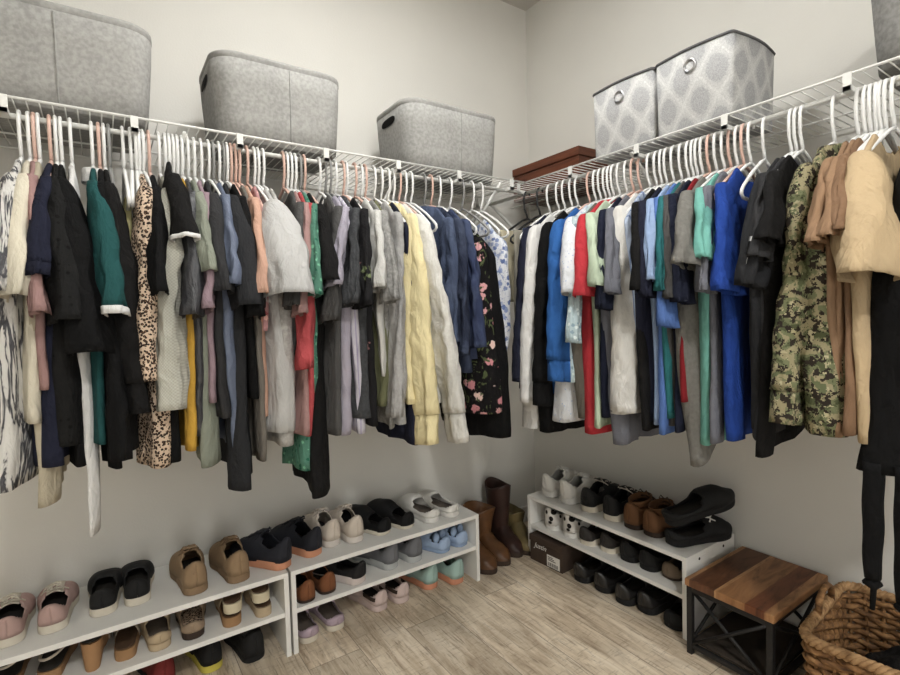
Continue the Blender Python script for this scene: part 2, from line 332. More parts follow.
# ------------------------------------------------------------------ garments
def sgp(v, p): return math.copysign(abs(v)**p, v)
def body_mesh(g, seed):
    hw = g.get('hw', .2); top = g.get('top', .125); hem = g['hem']; T = g['T']; lean = g['lean']; nk = g.get('neck', .082)
    NZ, NA = 34, 40; rings = []
    ph = seed*1.7; kx = random.uniform(22, 34); A = random.uniform(.35, .6)*min(T, .03)
    zt = -top; wid = nk > .1; rl = random.uniform(.6, 1.3)
    for i in range(NZ+1):
        s = i/NZ
        z = zt-(hem-top)*(s**1.25)
        d = -z-top
        if wid: w = nk+(hw-nk)*min(1, d/.3)
        else:
            e = min(1, d/.10); w = nk+(hw-.012-nk)*e**.92
        fr = min(1, d/max(.2, (hem-top)))
        if not wid and d > .12: w += .012*math.sin(d*7+ph)*fr
        if 'point' in g.get('x', []): w *= 1-.75*fr**2
        ring = []
        for k in range(NA):
            a = 2*PI*k/NA; cu, su = math.cos(a), math.sin(a)
            u = w*sgp(cu, .85)
            if 'point' in g.get('x', []): u += (hw-w)*fr
            q = (u/hw+1)/2; q = max(0, min(1.1, q))
            th = (.010+(T-.010)*min(1, d/.28))*(.3+.7*q)
            if 'point' in g.get('x', []): th *= 1-.7*fr**3
            v = th*sgp(su, .6)
            v += lean*fr**g.get('lp', .8)*q**1.2 + A*fr**.6*math.sin(kx*u+ph+2*z) + .006*math.sin(kx*2.3*u+ph*2+3*z)*fr**.5
            zz = z+(.012*math.sin(9*u+ph)+.006*math.sin(23*u+ph)+g.get('dr', .05)*(1-min(1, q)))*fr**3
            if not wid and d < .03: zz -= .035*rl*(1-(u/max(w, .01))**2)*(1-d/.03)
            nz = (noise.noise(Vector((u*9+ph, v*9, z*4)))*.006+noise.noise(Vector((u*26+ph, v*26, z*12)))*.005)*min(1, d/.1)
            ring.append((u+nz*.6, v+nz, zz))
        rings.append(ring)
    m = MB(); m.loft(rings)
    return m, rings
def sleeve_rings(g, side, seed):
    kind, ln, v1, b, a, reach = g['s']
    if side < 0: reach = .035; b = .016; v1 = -g['lean']*.0
    hw = g.get('hw', .2); top = g.get('top', .125); z0 = -(top+.052)
    if side < 0: ln = min(ln, top+.06+(.24 if kind == 's' else .6))
    L = ln-(top+.060); NS = 20 if kind == 's' else 34; NA = 26; rings = []
    ph = seed*2.3+side
    for i in range(NS+1):
        s = i/NS
        grow = min(1, s/(.35 if kind == 's' else .14))**.7
        uo = hw-.028+(reach+.031)*(s**(.8 if kind == 's' else .5))
        zc = z0-L*s**1.1
        aa = .016+(a*(1 if kind == 's' else 1.25-.35*s)-.016)*grow
        uc = uo-aa
        bb = .012+(b-.012)*grow
        if kind == 'l': bb *= 1-.12*s; 
        tilt = (.15 if kind == 's' else .12)*grow
        vc = v1*s**.9
        if kind == 's': wv = .004*s
        else: wv = .006*math.sin(s*PI)
        ring = []
        for k in range(NA):
            t = 2*PI*k/NA; cu = sgp(math.cos(t), .8); su = sgp(math.sin(t), .8)
            u = uc+aa*cu; v = vc+bb*su+wv*math.sin(3*t+ph+9*s)
            z = zc+tilt*aa*cu*(1 if kind == 's' else 1)
            n = (noise.noise(Vector((u*12+ph, v*12, z*(5 if kind == 'l' else 9))))*.006+noise.noise(Vector((u*34+ph, v*34, z*16)))*.006)*grow
            fold = (.0065 if kind == 's' else .004)*grow*(.35+.65*s)
            n2 = fold*math.sin(5*t+ph+4*s)+fold*.6*math.sin(8*t+ph*2-5*s)+.0035*math.sin(75*z+5*cu+ph)*s*(1-s)*4*(.8 if kind == 'l' else .3)
            ring.append((side*(u+n*.5), v+n+n2, z))
        rings.append(ring)
    return rings
def shrink(ring, k, dz=0):
    c = Vector((0, 0, 0))
    for p in ring: c += Vector(p)
    c /= len(ring)
    return [(c.x+(p[0]-c.x)*k, c.y+(p[1]-c.y)*k, p[2]+dz) for p in ring]
def garment(i, g):
    w, t = g['w'], g['t']; z = 1.65 if w == 'L' else 1.64
    ex = g.get('x', [])
    wall = 'left' if w == 'L' else 'right'
    r = root(g['n'], g['l'], g['c'], (t, -.41, z) if w == 'L' else (-.41, t, z), -PI/2 if w == 'L' else PI, 'clothes on the %s rod' % wall)
    m, rings = body_mesh(g, i+1)
    cut = len(rings)
    if 'rib' in ex:
        k = len(rings)-4; mb = MB(); mb.loft([shrink(rings[k], 1.0)]+[shrink(q, .985, 0) for q in rings[k:]]); mb.obj('hem_band', g['m'], r)
        m = MB(); m.loft(rings[:k+1])
    m.obj('body', g['m'], r, solid=.0015)
    if 's' in g:
        for side in (1, -1):
            sr = sleeve_rings(g, side, i+1); n = len(sr)
            tm = [e.split(':')[1] for e in ex if e.startswith('trim')]
            kk = n
            if 'cuff' in ex and g['s'][0] == 'l': kk = n-4
            elif 'cuff' in ex: kk = n-2
            elif tm: kk = n-1
            mb = MB(); mb.loft(([] if False else [shrink(sr[0], .3, .003)])+sr[:kk]); so = mb.obj('sleeve', g['m'], r, solid=.0022)
            if kk < n:
                mb = MB(); sc = .9 if ('cuff' in ex and g['s'][0] == 'l') else 1.02
                mb.loft([shrink(q, sc) for q in sr[kk-1:]])
                mb.obj('cuff' if 'cuff' in ex else 'sleeve_trim', tm[0] if tm else g['m'], so, solid=.003)
            if 'band' in ex and side > 0:
                k = int(n*.8); mb = MB(); mb.loft([shrink(sr[k], 1.03), shrink(sr[k+1], 1.03)]); o = mb.obj('reflective_stripe', 'reflective', so); o['label'] = 'white reflective stripe'
            if 'pocket' in ex and side > 0:
                k = int(n*.22); mb = MB(); mb.loft([shrink(sr[q], 1.05) for q in range(k, k+6)]); mb.obj('sleeve_pocket', g['m'], so)
    cm = [e.split(':')[1] for e in ex if e.startswith('collar')]
    if cm:
        top = g.get('top', .125); mb = MB()
        mb.loft([[(R*math.cos(a*PI/12), (R*.32)*math.sin(a*PI/12), zz-.012*math.cos(a*PI/12)) for a in range(24)] for R, zz in ((.086, -top-.02), (.080, -top+.012), (.070, -top+.018), (.066, -top-.02))])
        mb.obj('collar', cm[0], r)
    if 'hood' in ex:
        top = g.get('top', .125); mb = MB(); rr = []
        for q in range(10):
            f = q/9*PI; R = math.sin(max(.08, min(PI-.08, f)))
            rr.append([(.03+.085*R*math.cos(a*PI/12), -.012+.035*R*math.sin(a*PI/12)+.006*math.sin(a+q), -top-.04+.05*math.cos(f)) for a in range(24)])
        mb.loft(rr, (True, True)); mb.obj('hood', g['m'], r, sub=1)
    if 'straps' in ex:
        for uu, vv, zb, wd in ((.17, g['sv'][0], g['sv'][2], .014), (.17, g['sv'][1], g['sv'][2]+.03, .014)):
            mb = MB(); rr = []
            for q in range(16):
                zz = -g['sv'][3]-(zb-g['sv'][3])*q/15; tp = 1-.25*(q/15)**4; rr.append([(uu+wd*sgp(math.cos(a*PI/6), .6), vv+.019*tp*sgp(math.sin(a*PI/6), .7)+.001*math.sin(q*.9), zz) for a in range(12)])
            mb.loft(rr, (True, True)); o = mb.obj('strap', g['m'], r)
            mb = MB(); mb.tube([(uu, vv, -zb), (uu, vv, -zb-.012), (uu, vv+.002, -zb-.024), (uu, vv, -zb-.07)], [.010, .019, .006, .005], 8); mb.obj('strap_tip', g['m'], o)
    hm = g.get('hm')
    hanger(w, t, hm, '%s hanger carrying the %s' % (HW[hm], g['l']) if len(g['l'].split()) < 12 else '%s hanger of the %s' % (HW[hm], ' '.join(g['l'].split()[:12])))
GARMENTS = [
{'w': 'L', 't': -2.082, 'n': 'blouse', 'l': 'white blouse with grey brush stripes hanging at the far left end of the rod', 'c': 'blouse', 'm': 'brush', 'hem': 0.867, 'lean': -0.034, 'T': 0.033, 's': ('s', 0.457, -0.037, 0.024, 0.075, 0.08), 'hm': 'w'},
{'w': 'L', 't': -2.065, 'n': 'blouse', 'l': 'cream short sleeved blouse with flutter sleeves next to the grey striped blouse', 'c': 'blouse', 'm': 'cream', 'hem': 0.723, 'lean': -0.011, 'T': 0.017, 's': ('s', 0.465, -0.015, 0.024, 0.075, 0.08), 'hm': 'w'},
{'w': 'L', 't': -2.055, 'n': 't_shirt', 'l': 'dusty pink top squeezed between the cream blouse and the navy top', 'c': 'top', 'm': 'dustpink', 'hem': 0.662, 'lean': 0.001, 'T': 0.014, 's': ('s', 0.5, 0.009, 0.012, 0.075, 0.08), 'hm': 'r'},
{'w': 'L', 't': -2.046, 'n': 'tunic', 'l': 'sheer beige tunic hanging lower than the navy top in front of it', 'c': 'tunic', 'm': 'beige', 'hem': 0.926, 'lean': -0.018, 'T': 0.019, 'hm': 'w'},
{'w': 'L', 't': -2.024, 'n': 'blouse', 'l': 'navy blouse with gathered puff sleeves beside the cream blouse', 'c': 'blouse', 'm': 'navy', 'hem': 0.825, 'lean': -0.014, 'T': 0.033, 's': ('s', 0.423, -0.022, 0.019, 0.075, 0.08), 'x': ['cuff'], 'hm': 'r'},
{'w': 'L', 't': -2.012, 'n': 'blouse', 'l': 'black dotted blouse with wide sleeve, in front of the long white cardigan', 'c': 'blouse', 'm': 'dots', 'hem': 0.786, 'lean': -0.012, 'T': 0.033, 's': ('s', 0.519, 0.015, 0.03, 0.075, 0.08), 'hm': 'w'},
{'w': 'L', 't': -2.002, 'n': 't_shirt', 'l': 'plain black top whose wide sleeve hangs over the long white cardigan', 'c': 'top', 'm': 'black', 'hem': 0.855, 'lean': -0.003, 'T': 0.017, 's': ('s', 0.591, 0.041, 0.038, 0.075, 0.08), 'hm': 'w'},
{'w': 'L', 't': -1.982, 'n': 'cardigan', 'l': 'long white cardigan whose pointed end hangs lowest of all on the left rod', 'c': 'cardigan', 'm': 'white', 'hem': 1.005, 'lean': 0.004, 'T': 0.017, 'x': ['point'], 'hm': 'w'},
{'w': 'L', 't': -1.938, 'n': 't_shirt', 'l': 'teal t-shirt with white trimmed sleeves', 'c': 'shirt', 'm': 'teal', 'hem': 0.788, 'lean': -0.016, 'T': 0.014, 's': ('s', 0.508, 0.027, 0.024, 0.075, 0.08), 'x': ['trim:white', 'collar:white'], 'hm': 'w'},
{'w': 'L', 't': -1.923, 'n': 'jacket', 'l': 'black jacket on a rose hanger just right of the teal t-shirt', 'c': 'jacket', 'm': 'black', 'hem': 0.864, 'lean': -0.011, 'T': 0.016, 's': ('l', 0.842, 0.007, 0.019, 0.06, 0.05), 'hm': 'r'},
{'w': 'L', 't': -1.912, 'n': 'blouse', 'l': 'black blouse with a ruffled cuff left of the leopard blouse', 'c': 'blouse', 'm': 'black2', 'hem': 0.836, 'lean': 0.013, 'T': 0.02, 's': ('l', 0.738, 0.034, 0.024, 0.06, 0.05), 'x': ['cuff'], 'hm': 'w'},
{'w': 'L', 't': -1.87, 'n': 'tank_top', 'l': 'pale yellow tank top hanging low on a white hanger beside the empty grey hanger', 'c': 'tank top', 'm': 'lemon', 'hem': 0.708, 'lean': -0.021, 'T': 0.017, 'hw': 0.13, 'top': 0.19, 'hm': 'w', 'neck': 0.09},
{'w': 'L', 't': -1.833, 'n': 'blouse', 'l': 'leopard print blouse with long loose sleeves', 'c': 'blouse', 'm': 'leopard', 'hem': 0.869, 'lean': -0.001, 'T': 0.033, 's': ('l', 0.663, -0.023, 0.02, 0.06, 0.05), 'hm': 'w'},
{'w': 'L', 't': -1.81, 'n': 'blouse', 'l': 'black blouse on a rose hanger between leopard blouse and white waffle cardigan', 'c': 'blouse', 'm': 'black', 'hem': 0.877, 'lean': -0.009, 'T': 0.031, 's': ('s', 0.459, -0.014, 0.018, 0.075, 0.08), 'hm': 'r'},
{'w': 'L', 't': -1.786, 'n': 'cardigan', 'l': 'off-white waffle knit cardigan with a long sleeve', 'c': 'cardigan', 'm': 'waffle', 'hem': 0.659, 'lean': -0.017, 'T': 0.02, 's': ('l', 0.738, -0.022, 0.035, 0.06, 0.05), 'hm': 'w'},
{'w': 'L', 't': -1.771, 'n': 'sweater', 'l': 'black sweater with a white rolled cuff, shoulder standing higher than its neighbours', 'c': 'sweater', 'm': 'black2', 'hem': 0.712, 'lean': -0.011, 'T': 0.02, 's': ('s', 0.328, 0.01, 0.024, 0.075, 0.08), 'top': 0.085, 'x': ['trim:white'], 'hm': 'w'},
{'w': 'L', 't': -1.741, 'n': 'sweater', 'l': 'mustard yellow sweater showing below the white cuffed black sweater', 'c': 'sweater', 'm': 'mustard', 'hem': 0.842, 'lean': -0.024, 'T': 0.017, 'hm': 'w'},
{'w': 'L', 't': -1.729, 'n': 'blouse', 'l': 'dark grey satin blouse left of the sage green t-shirt', 'c': 'blouse', 'm': 'satin', 'hem': 0.821, 'lean': -0.02, 'T': 0.018, 's': ('s', 0.513, -0.025, 0.02, 0.075, 0.08), 'hm': 'w'},
{'w': 'L', 't': -1.714, 'n': 't_shirt', 'l': 'sage green t-shirt with pale lining at the hem on the left rod', 'c': 'shirt', 'm': 'sage', 'hem': 0.897, 'lean': -0.015, 'T': 0.033, 's': ('s', 0.405, -0.001, 0.018, 0.075, 0.08), 'hm': 'w'},
{'w': 'L', 't': -1.698, 'n': 't_shirt', 'l': 'mauve t-shirt whose sleeve shows under the sage green sleeve', 'c': 'shirt', 'm': 'mauve', 'hem': 0.72, 'lean': -0.014, 'T': 0.014, 's': ('s', 0.499, -0.022, 0.012, 0.074, 0.08), 'hm': 'w'},
{'w': 'L', 't': -1.68, 'n': 't_shirt', 'l': 'faded black t-shirt right of the sage green t-shirt', 'c': 'shirt', 'm': 'charcoal', 'hem': 0.772, 'lean': -0.007, 'T': 0.019, 's': ('s', 0.455, 0.0, 0.023, 0.075, 0.08), 'hm': 'w'},
{'w': 'L', 't': -1.648, 'n': 't_shirt', 'l': 'slate blue satin top whose blue hem hangs below the faded black t-shirt', 'c': 'top', 'm': 'slate', 'hem': 0.875, 'lean': -0.01, 'T': 0.022, 's': ('s', 0.439, -0.016, 0.016, 0.075, 0.08), 'hm': 'g'},
{'w': 'L', 't': -1.632, 'n': 't_shirt', 'l': 'large charcoal t-shirt with a sleeve draped open and a dark slate hem', 'c': 'shirt', 'm': 'charcoal2', 'hem': 0.971, 'lean': -0.003, 'T': 0.03, 's': ('s', 0.491, 0.016, 0.037, 0.075, 0.08), 'hm': 'w'},
{'w': 'L', 't': -1.61, 'n': 't_shirt', 'l': 'black t-shirt left of the peach sleeve', 'c': 'shirt', 'm': 'black', 'hem': 0.722, 'lean': 0.009, 'T': 0.019, 's': ('s', 0.518, 0.007, 0.014, 0.075, 0.08), 'hm': 'w'},
{'w': 'L', 't': -1.587, 'n': 'cardigan', 'l': 'taupe cardigan hanging below the peach blouse', 'c': 'cardigan', 'm': 'taupe', 'hem': 0.915, 'lean': -0.004, 'T': 0.014, 'hm': 'r'},
{'w': 'L', 't': -1.576, 'n': 'blouse', 'l': 'peach blouse next to the large light grey t-shirt', 'c': 'blouse', 'm': 'peach', 'hem': 0.792, 'lean': -0.003, 'T': 0.014, 's': ('s', 0.46, -0.012, 0.012, 0.069, 0.08), 'hm': 'r'},
{'w': 'L', 't': -1.553, 'n': 'blouse', 'l': 'pink floral blouse on a rose hanger left of the large light grey t-shirt', 'c': 'blouse', 'm': 'pinkfloral', 'hem': 0.541, 'lean': -0.002, 'T': 0.014, 'hm': 'r'},
{'w': 'L', 't': -1.521, 'n': 't_shirt', 'l': 'large light grey t-shirt with a wide draped sleeve', 'c': 'shirt', 'm': 'ltgrey', 'hem': 0.829, 'lean': -0.005, 'T': 0.043, 's': ('s', 0.462, 0.004, 0.062, 0.075, 0.12), 'hm': 'w'},
{'w': 'L', 't': -1.506, 'n': 't_shirt', 'l': 'pale grey melange shirt whose hem shows under the large light grey t-shirt', 'c': 'shirt', 'm': 'ltgrey2', 'hem': 0.887, 'lean': -0.019, 'T': 0.036, 'hm': 'w'},
{'w': 'L', 't': -1.445, 'n': 't_shirt', 'l': 'dark grey t-shirt behind the large light grey t-shirt', 'c': 'shirt', 'm': 'dkgrey', 'hem': 0.815, 'lean': -0.056, 'T': 0.017, 's': ('s', 0.488, -0.065, 0.012, 0.045, 0.08), 'hm': 'r'},
{'w': 'L', 't': -1.433, 'n': 'blouse', 'l': 'dusty rose blouse left of the long black dress', 'c': 'blouse', 'm': 'dustpink', 'hem': 0.843, 'lean': -0.039, 'T': 0.016, 's': ('s', 0.51, -0.051, 0.012, 0.043, 0.08), 'hm': 'w'},
{'w': 'L', 't': -1.42, 'n': 't_shirt', 'l': 'coral red top between the light grey t-shirt and the black dress', 'c': 'top', 'm': 'coral', 'hem': 0.856, 'lean': -0.044, 'T': 0.015, 's': ('s', 0.66, -0.061, 0.012, 0.043, 0.08), 'hm': 'w'},
{'w': 'L', 't': -1.407, 'n': 'blouse', 'l': 'emerald green lace blouse whose hem shows beside the black dress', 'c': 'blouse', 'm': 'emerald', 'hem': 0.967, 'lean': -0.066, 'T': 0.04, 's': ('s', 0.461, -0.042, 0.012, 0.045, 0.08), 'dr': 0.01, 'hm': 'w'},
{'w': 'L', 't': -1.391, 'n': 'dress', 'l': 'long black dress with short sleeves, hem lowest in the middle of the left rod', 'c': 'dress', 'm': 'black2', 'hem': 1.037, 'lean': -0.037, 'T': 0.036, 's': ('s', 0.425, -0.01, 0.027, 0.075, 0.08), 'dr': 0.0, 'hm': 'g'},
{'w': 'L', 't': -1.328, 'n': 't_shirt', 'l': 'dark grey sports top with a knotted pale sleeve right of the black dress', 'c': 'top', 'm': 'dkgrey', 'hem': 0.858, 'lean': -0.047, 'T': 0.021, 's': ('s', 0.535, -0.07, 0.017, 0.071, 0.08), 'hm': 'w'},
{'w': 'L', 't': -1.308, 'n': 't_shirt', 'l': 'lilac t-shirt hanging right of the dark grey sports top', 'c': 'shirt', 'm': 'lilac', 'hem': 0.877, 'lean': -0.039, 'T': 0.03, 's': ('s', 0.433, -0.084, 0.012, 0.045, 0.08), 'hm': 'g'},
{'w': 'L', 't': -1.291, 'n': 'shirt', 'l': 'pale lavender striped shirt whose hem shows left of the charcoal denim jacket', 'c': 'shirt', 'm': 'lavstripe', 'hem': 0.885, 'lean': -0.007, 'T': 0.026, 'hm': 'g'},
{'w': 'L', 't': -1.273, 'n': 'denim_jacket', 'l': 'charcoal denim jacket with collar left of the black floral blouse', 'c': 'jacket', 'm': 'chardenim', 'hem': 0.823, 'lean': 0.001, 'T': 0.038, 's': ('s', 0.485, -0.072, 0.013, 0.049, 0.08), 'x': ['collar:chardenim'], 'hm': 'w'},
{'w': 'L', 't': -1.245, 'n': 'blouse', 'l': 'black floral blouse right of the charcoal denim jacket', 'c': 'blouse', 'm': 'blackfloral', 'hem': 0.851, 'lean': -0.007, 'T': 0.02, 's': ('s', 0.491, -0.053, 0.012, 0.041, 0.08), 'hm': 'r'},
{'w': 'L', 't': -1.202, 'n': 't_shirt', 'l': 'white t-shirt with a grey shoulder left of the grey marl t-shirt', 'c': 'shirt', 'm': 'offwhite', 'hem': 0.709, 'lean': -0.005, 'T': 0.019, 's': ('s', 0.438, -0.044, 0.015, 0.048, 0.08), 'hm': 'r'},
{'w': 'L', 't': -1.179, 'n': 't_shirt', 'l': 'grey marl t-shirt left of the plain grey sweater', 'c': 'shirt', 'm': 'greymarl', 'hem': 0.881, 'lean': -0.001, 'T': 0.016, 's': ('s', 0.478, -0.025, 0.018, 0.055, 0.08), 'hm': 'w'},
{'w': 'L', 't': -1.164, 'n': 'tank_top', 'l': 'olive green top showing below the white t-shirt', 'c': 'top', 'm': 'olive', 'hem': 0.791, 'lean': -0.054, 'T': 0.024, 'hm': 'r'},
{'w': 'L', 't': -1.13, 'n': 'sweater', 'l': 'plain grey sweater left of the pale yellow hoodie', 'c': 'sweater', 'm': 'grey', 'hem': 0.865, 'lean': -0.024, 'T': 0.033, 's': ('l', 0.839, -0.057, 0.015, 0.046, 0.05), 'x': ['rib'], 'hm': 'w'},
{'w': 'L', 't': -1.103, 'n': 'shirt', 'l': 'navy blue shirt tail hanging through the pale yellow hoodie', 'c': 'shirt', 'm': 'navy', 'hem': 0.956, 'lean': 0.014, 'T': 0.021, 'hm': 'w'},
{'w': 'L', 't': -1.075, 'n': 'hoodie', 'l': 'pale yellow hoodie with a long cuffed sleeve', 'c': 'hoodie', 'm': 'paleyellow', 'hem': 0.806, 'lean': -0.026, 'T': 0.043, 's': ('l', 0.947, 0.013, 0.031, 0.06, 0.05), 'x': ['hood', 'cuff'], 'hm': 'w'},
{'w': 'L', 't': -1.055, 'n': 'hoodie', 'l': 'oatmeal white hoodie with a long sleeve right of the pale yellow hoodie', 'c': 'hoodie', 'm': 'oat', 'hem': 0.803, 'lean': 0.047, 'T': 0.04, 's': ('l', 0.946, 0.083, 0.025, 0.056, 0.1), 'x': ['hood', 'cuff'], 'hm': 'w'},
{'w': 'L', 't': -0.925, 'n': 'denim_shirt', 'l': 'mid blue denim shirt nearest the oatmeal hoodie', 'c': 'shirt', 'm': 'denim', 'hem': 0.636, 'lean': -0.002, 'T': 0.027, 's': ('l', 0.614, -0.048, 0.013, 0.031, 0.05), 'x': ['collar:denim'], 'hm': 'g'},
{'w': 'L', 't': -0.895, 'n': 'denim_jacket', 'l': 'dark blue denim jacket, middle one of the blue denim group', 'c': 'jacket', 'm': 'denim2', 'hem': 0.732, 'lean': 0.016, 'T': 0.036, 's': ('l', 0.662, -0.026, 0.016, 0.035, 0.05), 'x': ['collar:denim2'], 'hm': 'r'},
{'w': 'L', 't': -0.859, 'n': 'denim_shirt', 'l': 'indigo denim shirt with an embroidered hem beside the black floral dress', 'c': 'shirt', 'm': 'denim3', 'hem': 0.672, 'lean': 0.033, 'T': 0.043, 's': ('l', 0.638, -0.001, 0.016, 0.034, 0.05), 'hm': 'w'},
{'w': 'L', 't': -0.808, 'n': 'dress', 'l': 'black dress with pink blossoms on the left rod', 'c': 'dress', 'm': 'blossom', 'hem': 0.874, 'lean': 0.049, 'T': 0.07, 'top': 0.16, 'hm': 'w'},
{'w': 'L', 't': -0.751, 'n': 'skirt', 'l': 'plain black skirt showing below the black blossom dress', 'c': 'skirt', 'm': 'black', 'hem': 0.991, 'lean': 0.042, 'T': 0.057, 'top': 0.2, 'hm': 'g'},
{'w': 'L', 't': -0.702, 'n': 'dress', 'l': 'white and blue paisley dress in the corner beside the black blossom dress', 'c': 'dress', 'm': 'paisley', 'hem': 0.735, 'lean': 0.018, 'T': 0.047, 'top': 0.15, 'hm': 'w'},
{'w': 'R', 't': -0.419, 'n': 'shorts', 'l': 'khaki shorts clipped to a hanger in the corner', 'c': 'shorts', 'm': 'khaki', 'hem': 0.45, 'lean': 0.079, 'T': 0.038, 'hw': 0.16, 'top': 0.16, 'hm': 'b', 'neck': 0.16},
{'w': 'R', 't': -0.497, 'n': 'trousers', 'l': 'folded stone coloured trousers clipped to a hanger next to the khaki shorts', 'c': 'trousers', 'm': 'stone', 'hem': 0.572, 'lean': 0.009, 'T': 0.038, 'hw': 0.16, 'top': 0.17, 'hm': 'b', 'neck': 0.15},
{'w': 'R', 't': -0.554, 'n': 'jeans', 'l': 'dark blue jeans hanging in the corner behind the navy sweater', 'c': 'jeans', 'm': 'denim2', 'hem': 0.777, 'lean': -0.06, 'T': 0.033, 'hw': 0.16, 'top': 0.17, 'hm': 'w', 'neck': 0.15},
{'w': 'R', 't': -0.604, 'n': 'sweater', 'l': 'navy sweater with long sleeves, first top out of the corner on the right rod', 'c': 'sweater', 'm': 'navy', 'hem': 0.805, 'lean': -0.029, 'T': 0.044, 's': ('l', 0.774, -0.003, 0.028, 0.041, 0.05), 'hm': 'w'},
{'w': 'R', 't': -0.636, 'n': 't_shirt', 'l': 'white long sleeved shirt hanging between navy sweater and black sweatshirt', 'c': 'shirt', 'm': 'white', 'hem': 0.94, 'lean': -0.039, 'T': 0.07, 's': ('l', 0.846, 0.002, 0.027, 0.041, 0.05), 'dr': 0.02, 'x': ['rib'], 'hm': 'w'},
{'w': 'R', 't': -0.702, 'n': 'sweatshirt', 'l': 'black sweatshirt next to the bright blue sweatshirt', 'c': 'sweatshirt', 'm': 'black', 'hem': 0.957, 'lean': -0.051, 'T': 0.053, 's': ('l', 0.851, 0.004, 0.028, 0.045, 0.05), 'x': ['cuff'], 'hm': 'w'},
{'w': 'R', 't': -0.76, 'n': 'sweatshirt', 'l': 'bright blue sweatshirt with ribbed hem', 'c': 'sweatshirt', 'm': 'blue', 'hem': 0.812, 'lean': -0.018, 'T': 0.067, 's': ('l', 0.752, 0.046, 0.031, 0.052, 0.07), 'x': ['cuff'], 'hm': 'r'},
{'w': 'R', 't': -0.811, 'n': 't_shirt', 'l': 'white t-shirt with faint blue speckles left of the red polo shirt', 'c': 'shirt', 'm': 'speckle', 'hem': 0.896, 'lean': -0.037, 'T': 0.065, 's': ('s', 0.458, 0.073, 0.04, 0.071, 0.08), 'hm': 'w'},
{'w': 'R', 't': -0.833, 'n': 't_shirt', 'l': 'pale aqua floral shirt showing under the white speckled sleeve', 'c': 'shirt', 'm': 'aquafloral', 'hem': 0.743, 'lean': -0.014, 'T': 0.025, 's': ('s', 0.613, 0.071, 0.012, 0.022, 0.08), 'hm': 'w'},
{'w': 'R', 't': -0.851, 'n': 't_shirt', 'l': 'taupe brown shirt hanging left of the red polo shirt', 'c': 'shirt', 'm': 'brown', 'hem': 0.879, 'lean': -0.016, 'T': 0.033, 'hm': 'w'},
{'w': 'R', 't': -0.868, 'n': 'polo_shirt', 'l': 'bright red polo shirt on the right rod', 'c': 'shirt', 'm': 'red', 'hem': 0.927, 'lean': 0.049, 'T': 0.042, 's': ('s', 0.47, 0.069, 0.035, 0.064, 0.08), 'x': ['collar:red'], 'hm': 'w'},
{'w': 'R', 't': -0.893, 'n': 't_shirt', 'l': 'pale green t-shirt right of the red polo shirt', 'c': 'shirt', 'm': 'palegreen', 'hem': 0.885, 'lean': 0.053, 'T': 0.022, 's': ('s', 0.439, 0.116, 0.022, 0.044, 0.08), 'hm': 'w'},
{'w': 'R', 't': -0.95, 'n': 't_shirt', 'l': 'navy t-shirt right of the pale green t-shirt', 'c': 'shirt', 'm': 'navy2', 'hem': 0.849, 'lean': 0.013, 'T': 0.022, 's': ('s', 0.507, 0.076, 0.013, 0.026, 0.08), 'hm': 'r'},
{'w': 'R', 't': -0.978, 'n': 't_shirt', 'l': 'slate grey t-shirt left of the long white shirt', 'c': 'shirt', 'm': 'slategrey', 'hem': 0.947, 'lean': 0.012, 'T': 0.032, 's': ('s', 0.46, 0.082, 0.012, 0.022, 0.08), 'hm': 'r'},
{'w': 'R', 't': -1.012, 'n': 'shirt', 'l': 'long white shirt with plain hem in the middle of the right rod', 'c': 'shirt', 'm': 'white2', 'hem': 0.84, 'lean': 0.013, 'T': 0.054, 's': ('l', 0.831, 0.03, 0.039, 0.06, 0.02), 'hm': 'w'},
{'w': 'R', 't': -1.038, 'n': 't_shirt', 'l': 'pale blue striped shirt peeping out right of the long white shirt', 'c': 'shirt', 'm': 'palebluestripe', 'hem': 0.565, 'lean': 0.041, 'T': 0.018, 'hm': 'w'},
{'w': 'R', 't': -1.074, 'n': 't_shirt', 'l': 'black t-shirt between long white shirt and light blue shirt', 'c': 'shirt', 'm': 'black2', 'hem': 0.871, 'lean': 0.027, 'T': 0.022, 's': ('s', 0.458, 0.079, 0.012, 0.026, 0.08), 'hm': 'w'},
{'w': 'R', 't': -1.098, 'n': 't_shirt', 'l': 'midnight navy t-shirt left of the light blue shirt', 'c': 'shirt', 'm': 'navy', 'hem': 0.854, 'lean': 0.015, 'T': 0.026, 's': ('s', 0.476, 0.084, 0.012, 0.02, 0.08), 'hm': 'w'},
{'w': 'R', 't': -1.125, 'n': 't_shirt', 'l': 'light blue t-shirt between navy and periwinkle shirts', 'c': 'shirt', 'm': 'ltblue', 'hem': 0.845, 'lean': 0.024, 'T': 0.015, 's': ('s', 0.432, 0.071, 0.012, 0.028, 0.08), 'hm': 'w'},
{'w': 'R', 't': -1.148, 'n': 't_shirt', 'l': 'periwinkle blue shirt right of the light blue t-shirt', 'c': 'shirt', 'm': 'periwinkle', 'hem': 0.863, 'lean': 0.02, 'T': 0.02, 's': ('s', 0.56, 0.088, 0.012, 0.03, 0.08), 'hm': 'w'},
{'w': 'R', 't': -1.164, 'n': 't_shirt', 'l': 'deep teal t-shirt left of the large grey t-shirt', 'c': 'shirt', 'm': 'deepteal', 'hem': 0.826, 'lean': 0.027, 'T': 0.014, 's': ('s', 0.462, 0.068, 0.012, 0.02, 0.08), 'hm': 'w'},
{'w': 'R', 't': -1.177, 'n': 't_shirt', 'l': 'dark grey t-shirt under the large grey sleeve', 'c': 'shirt', 'm': 'dkgrey', 'hem': 0.853, 'lean': 0.03, 'T': 0.02, 's': ('s', 0.484, 0.074, 0.012, 0.026, 0.08), 'hm': 'w'},
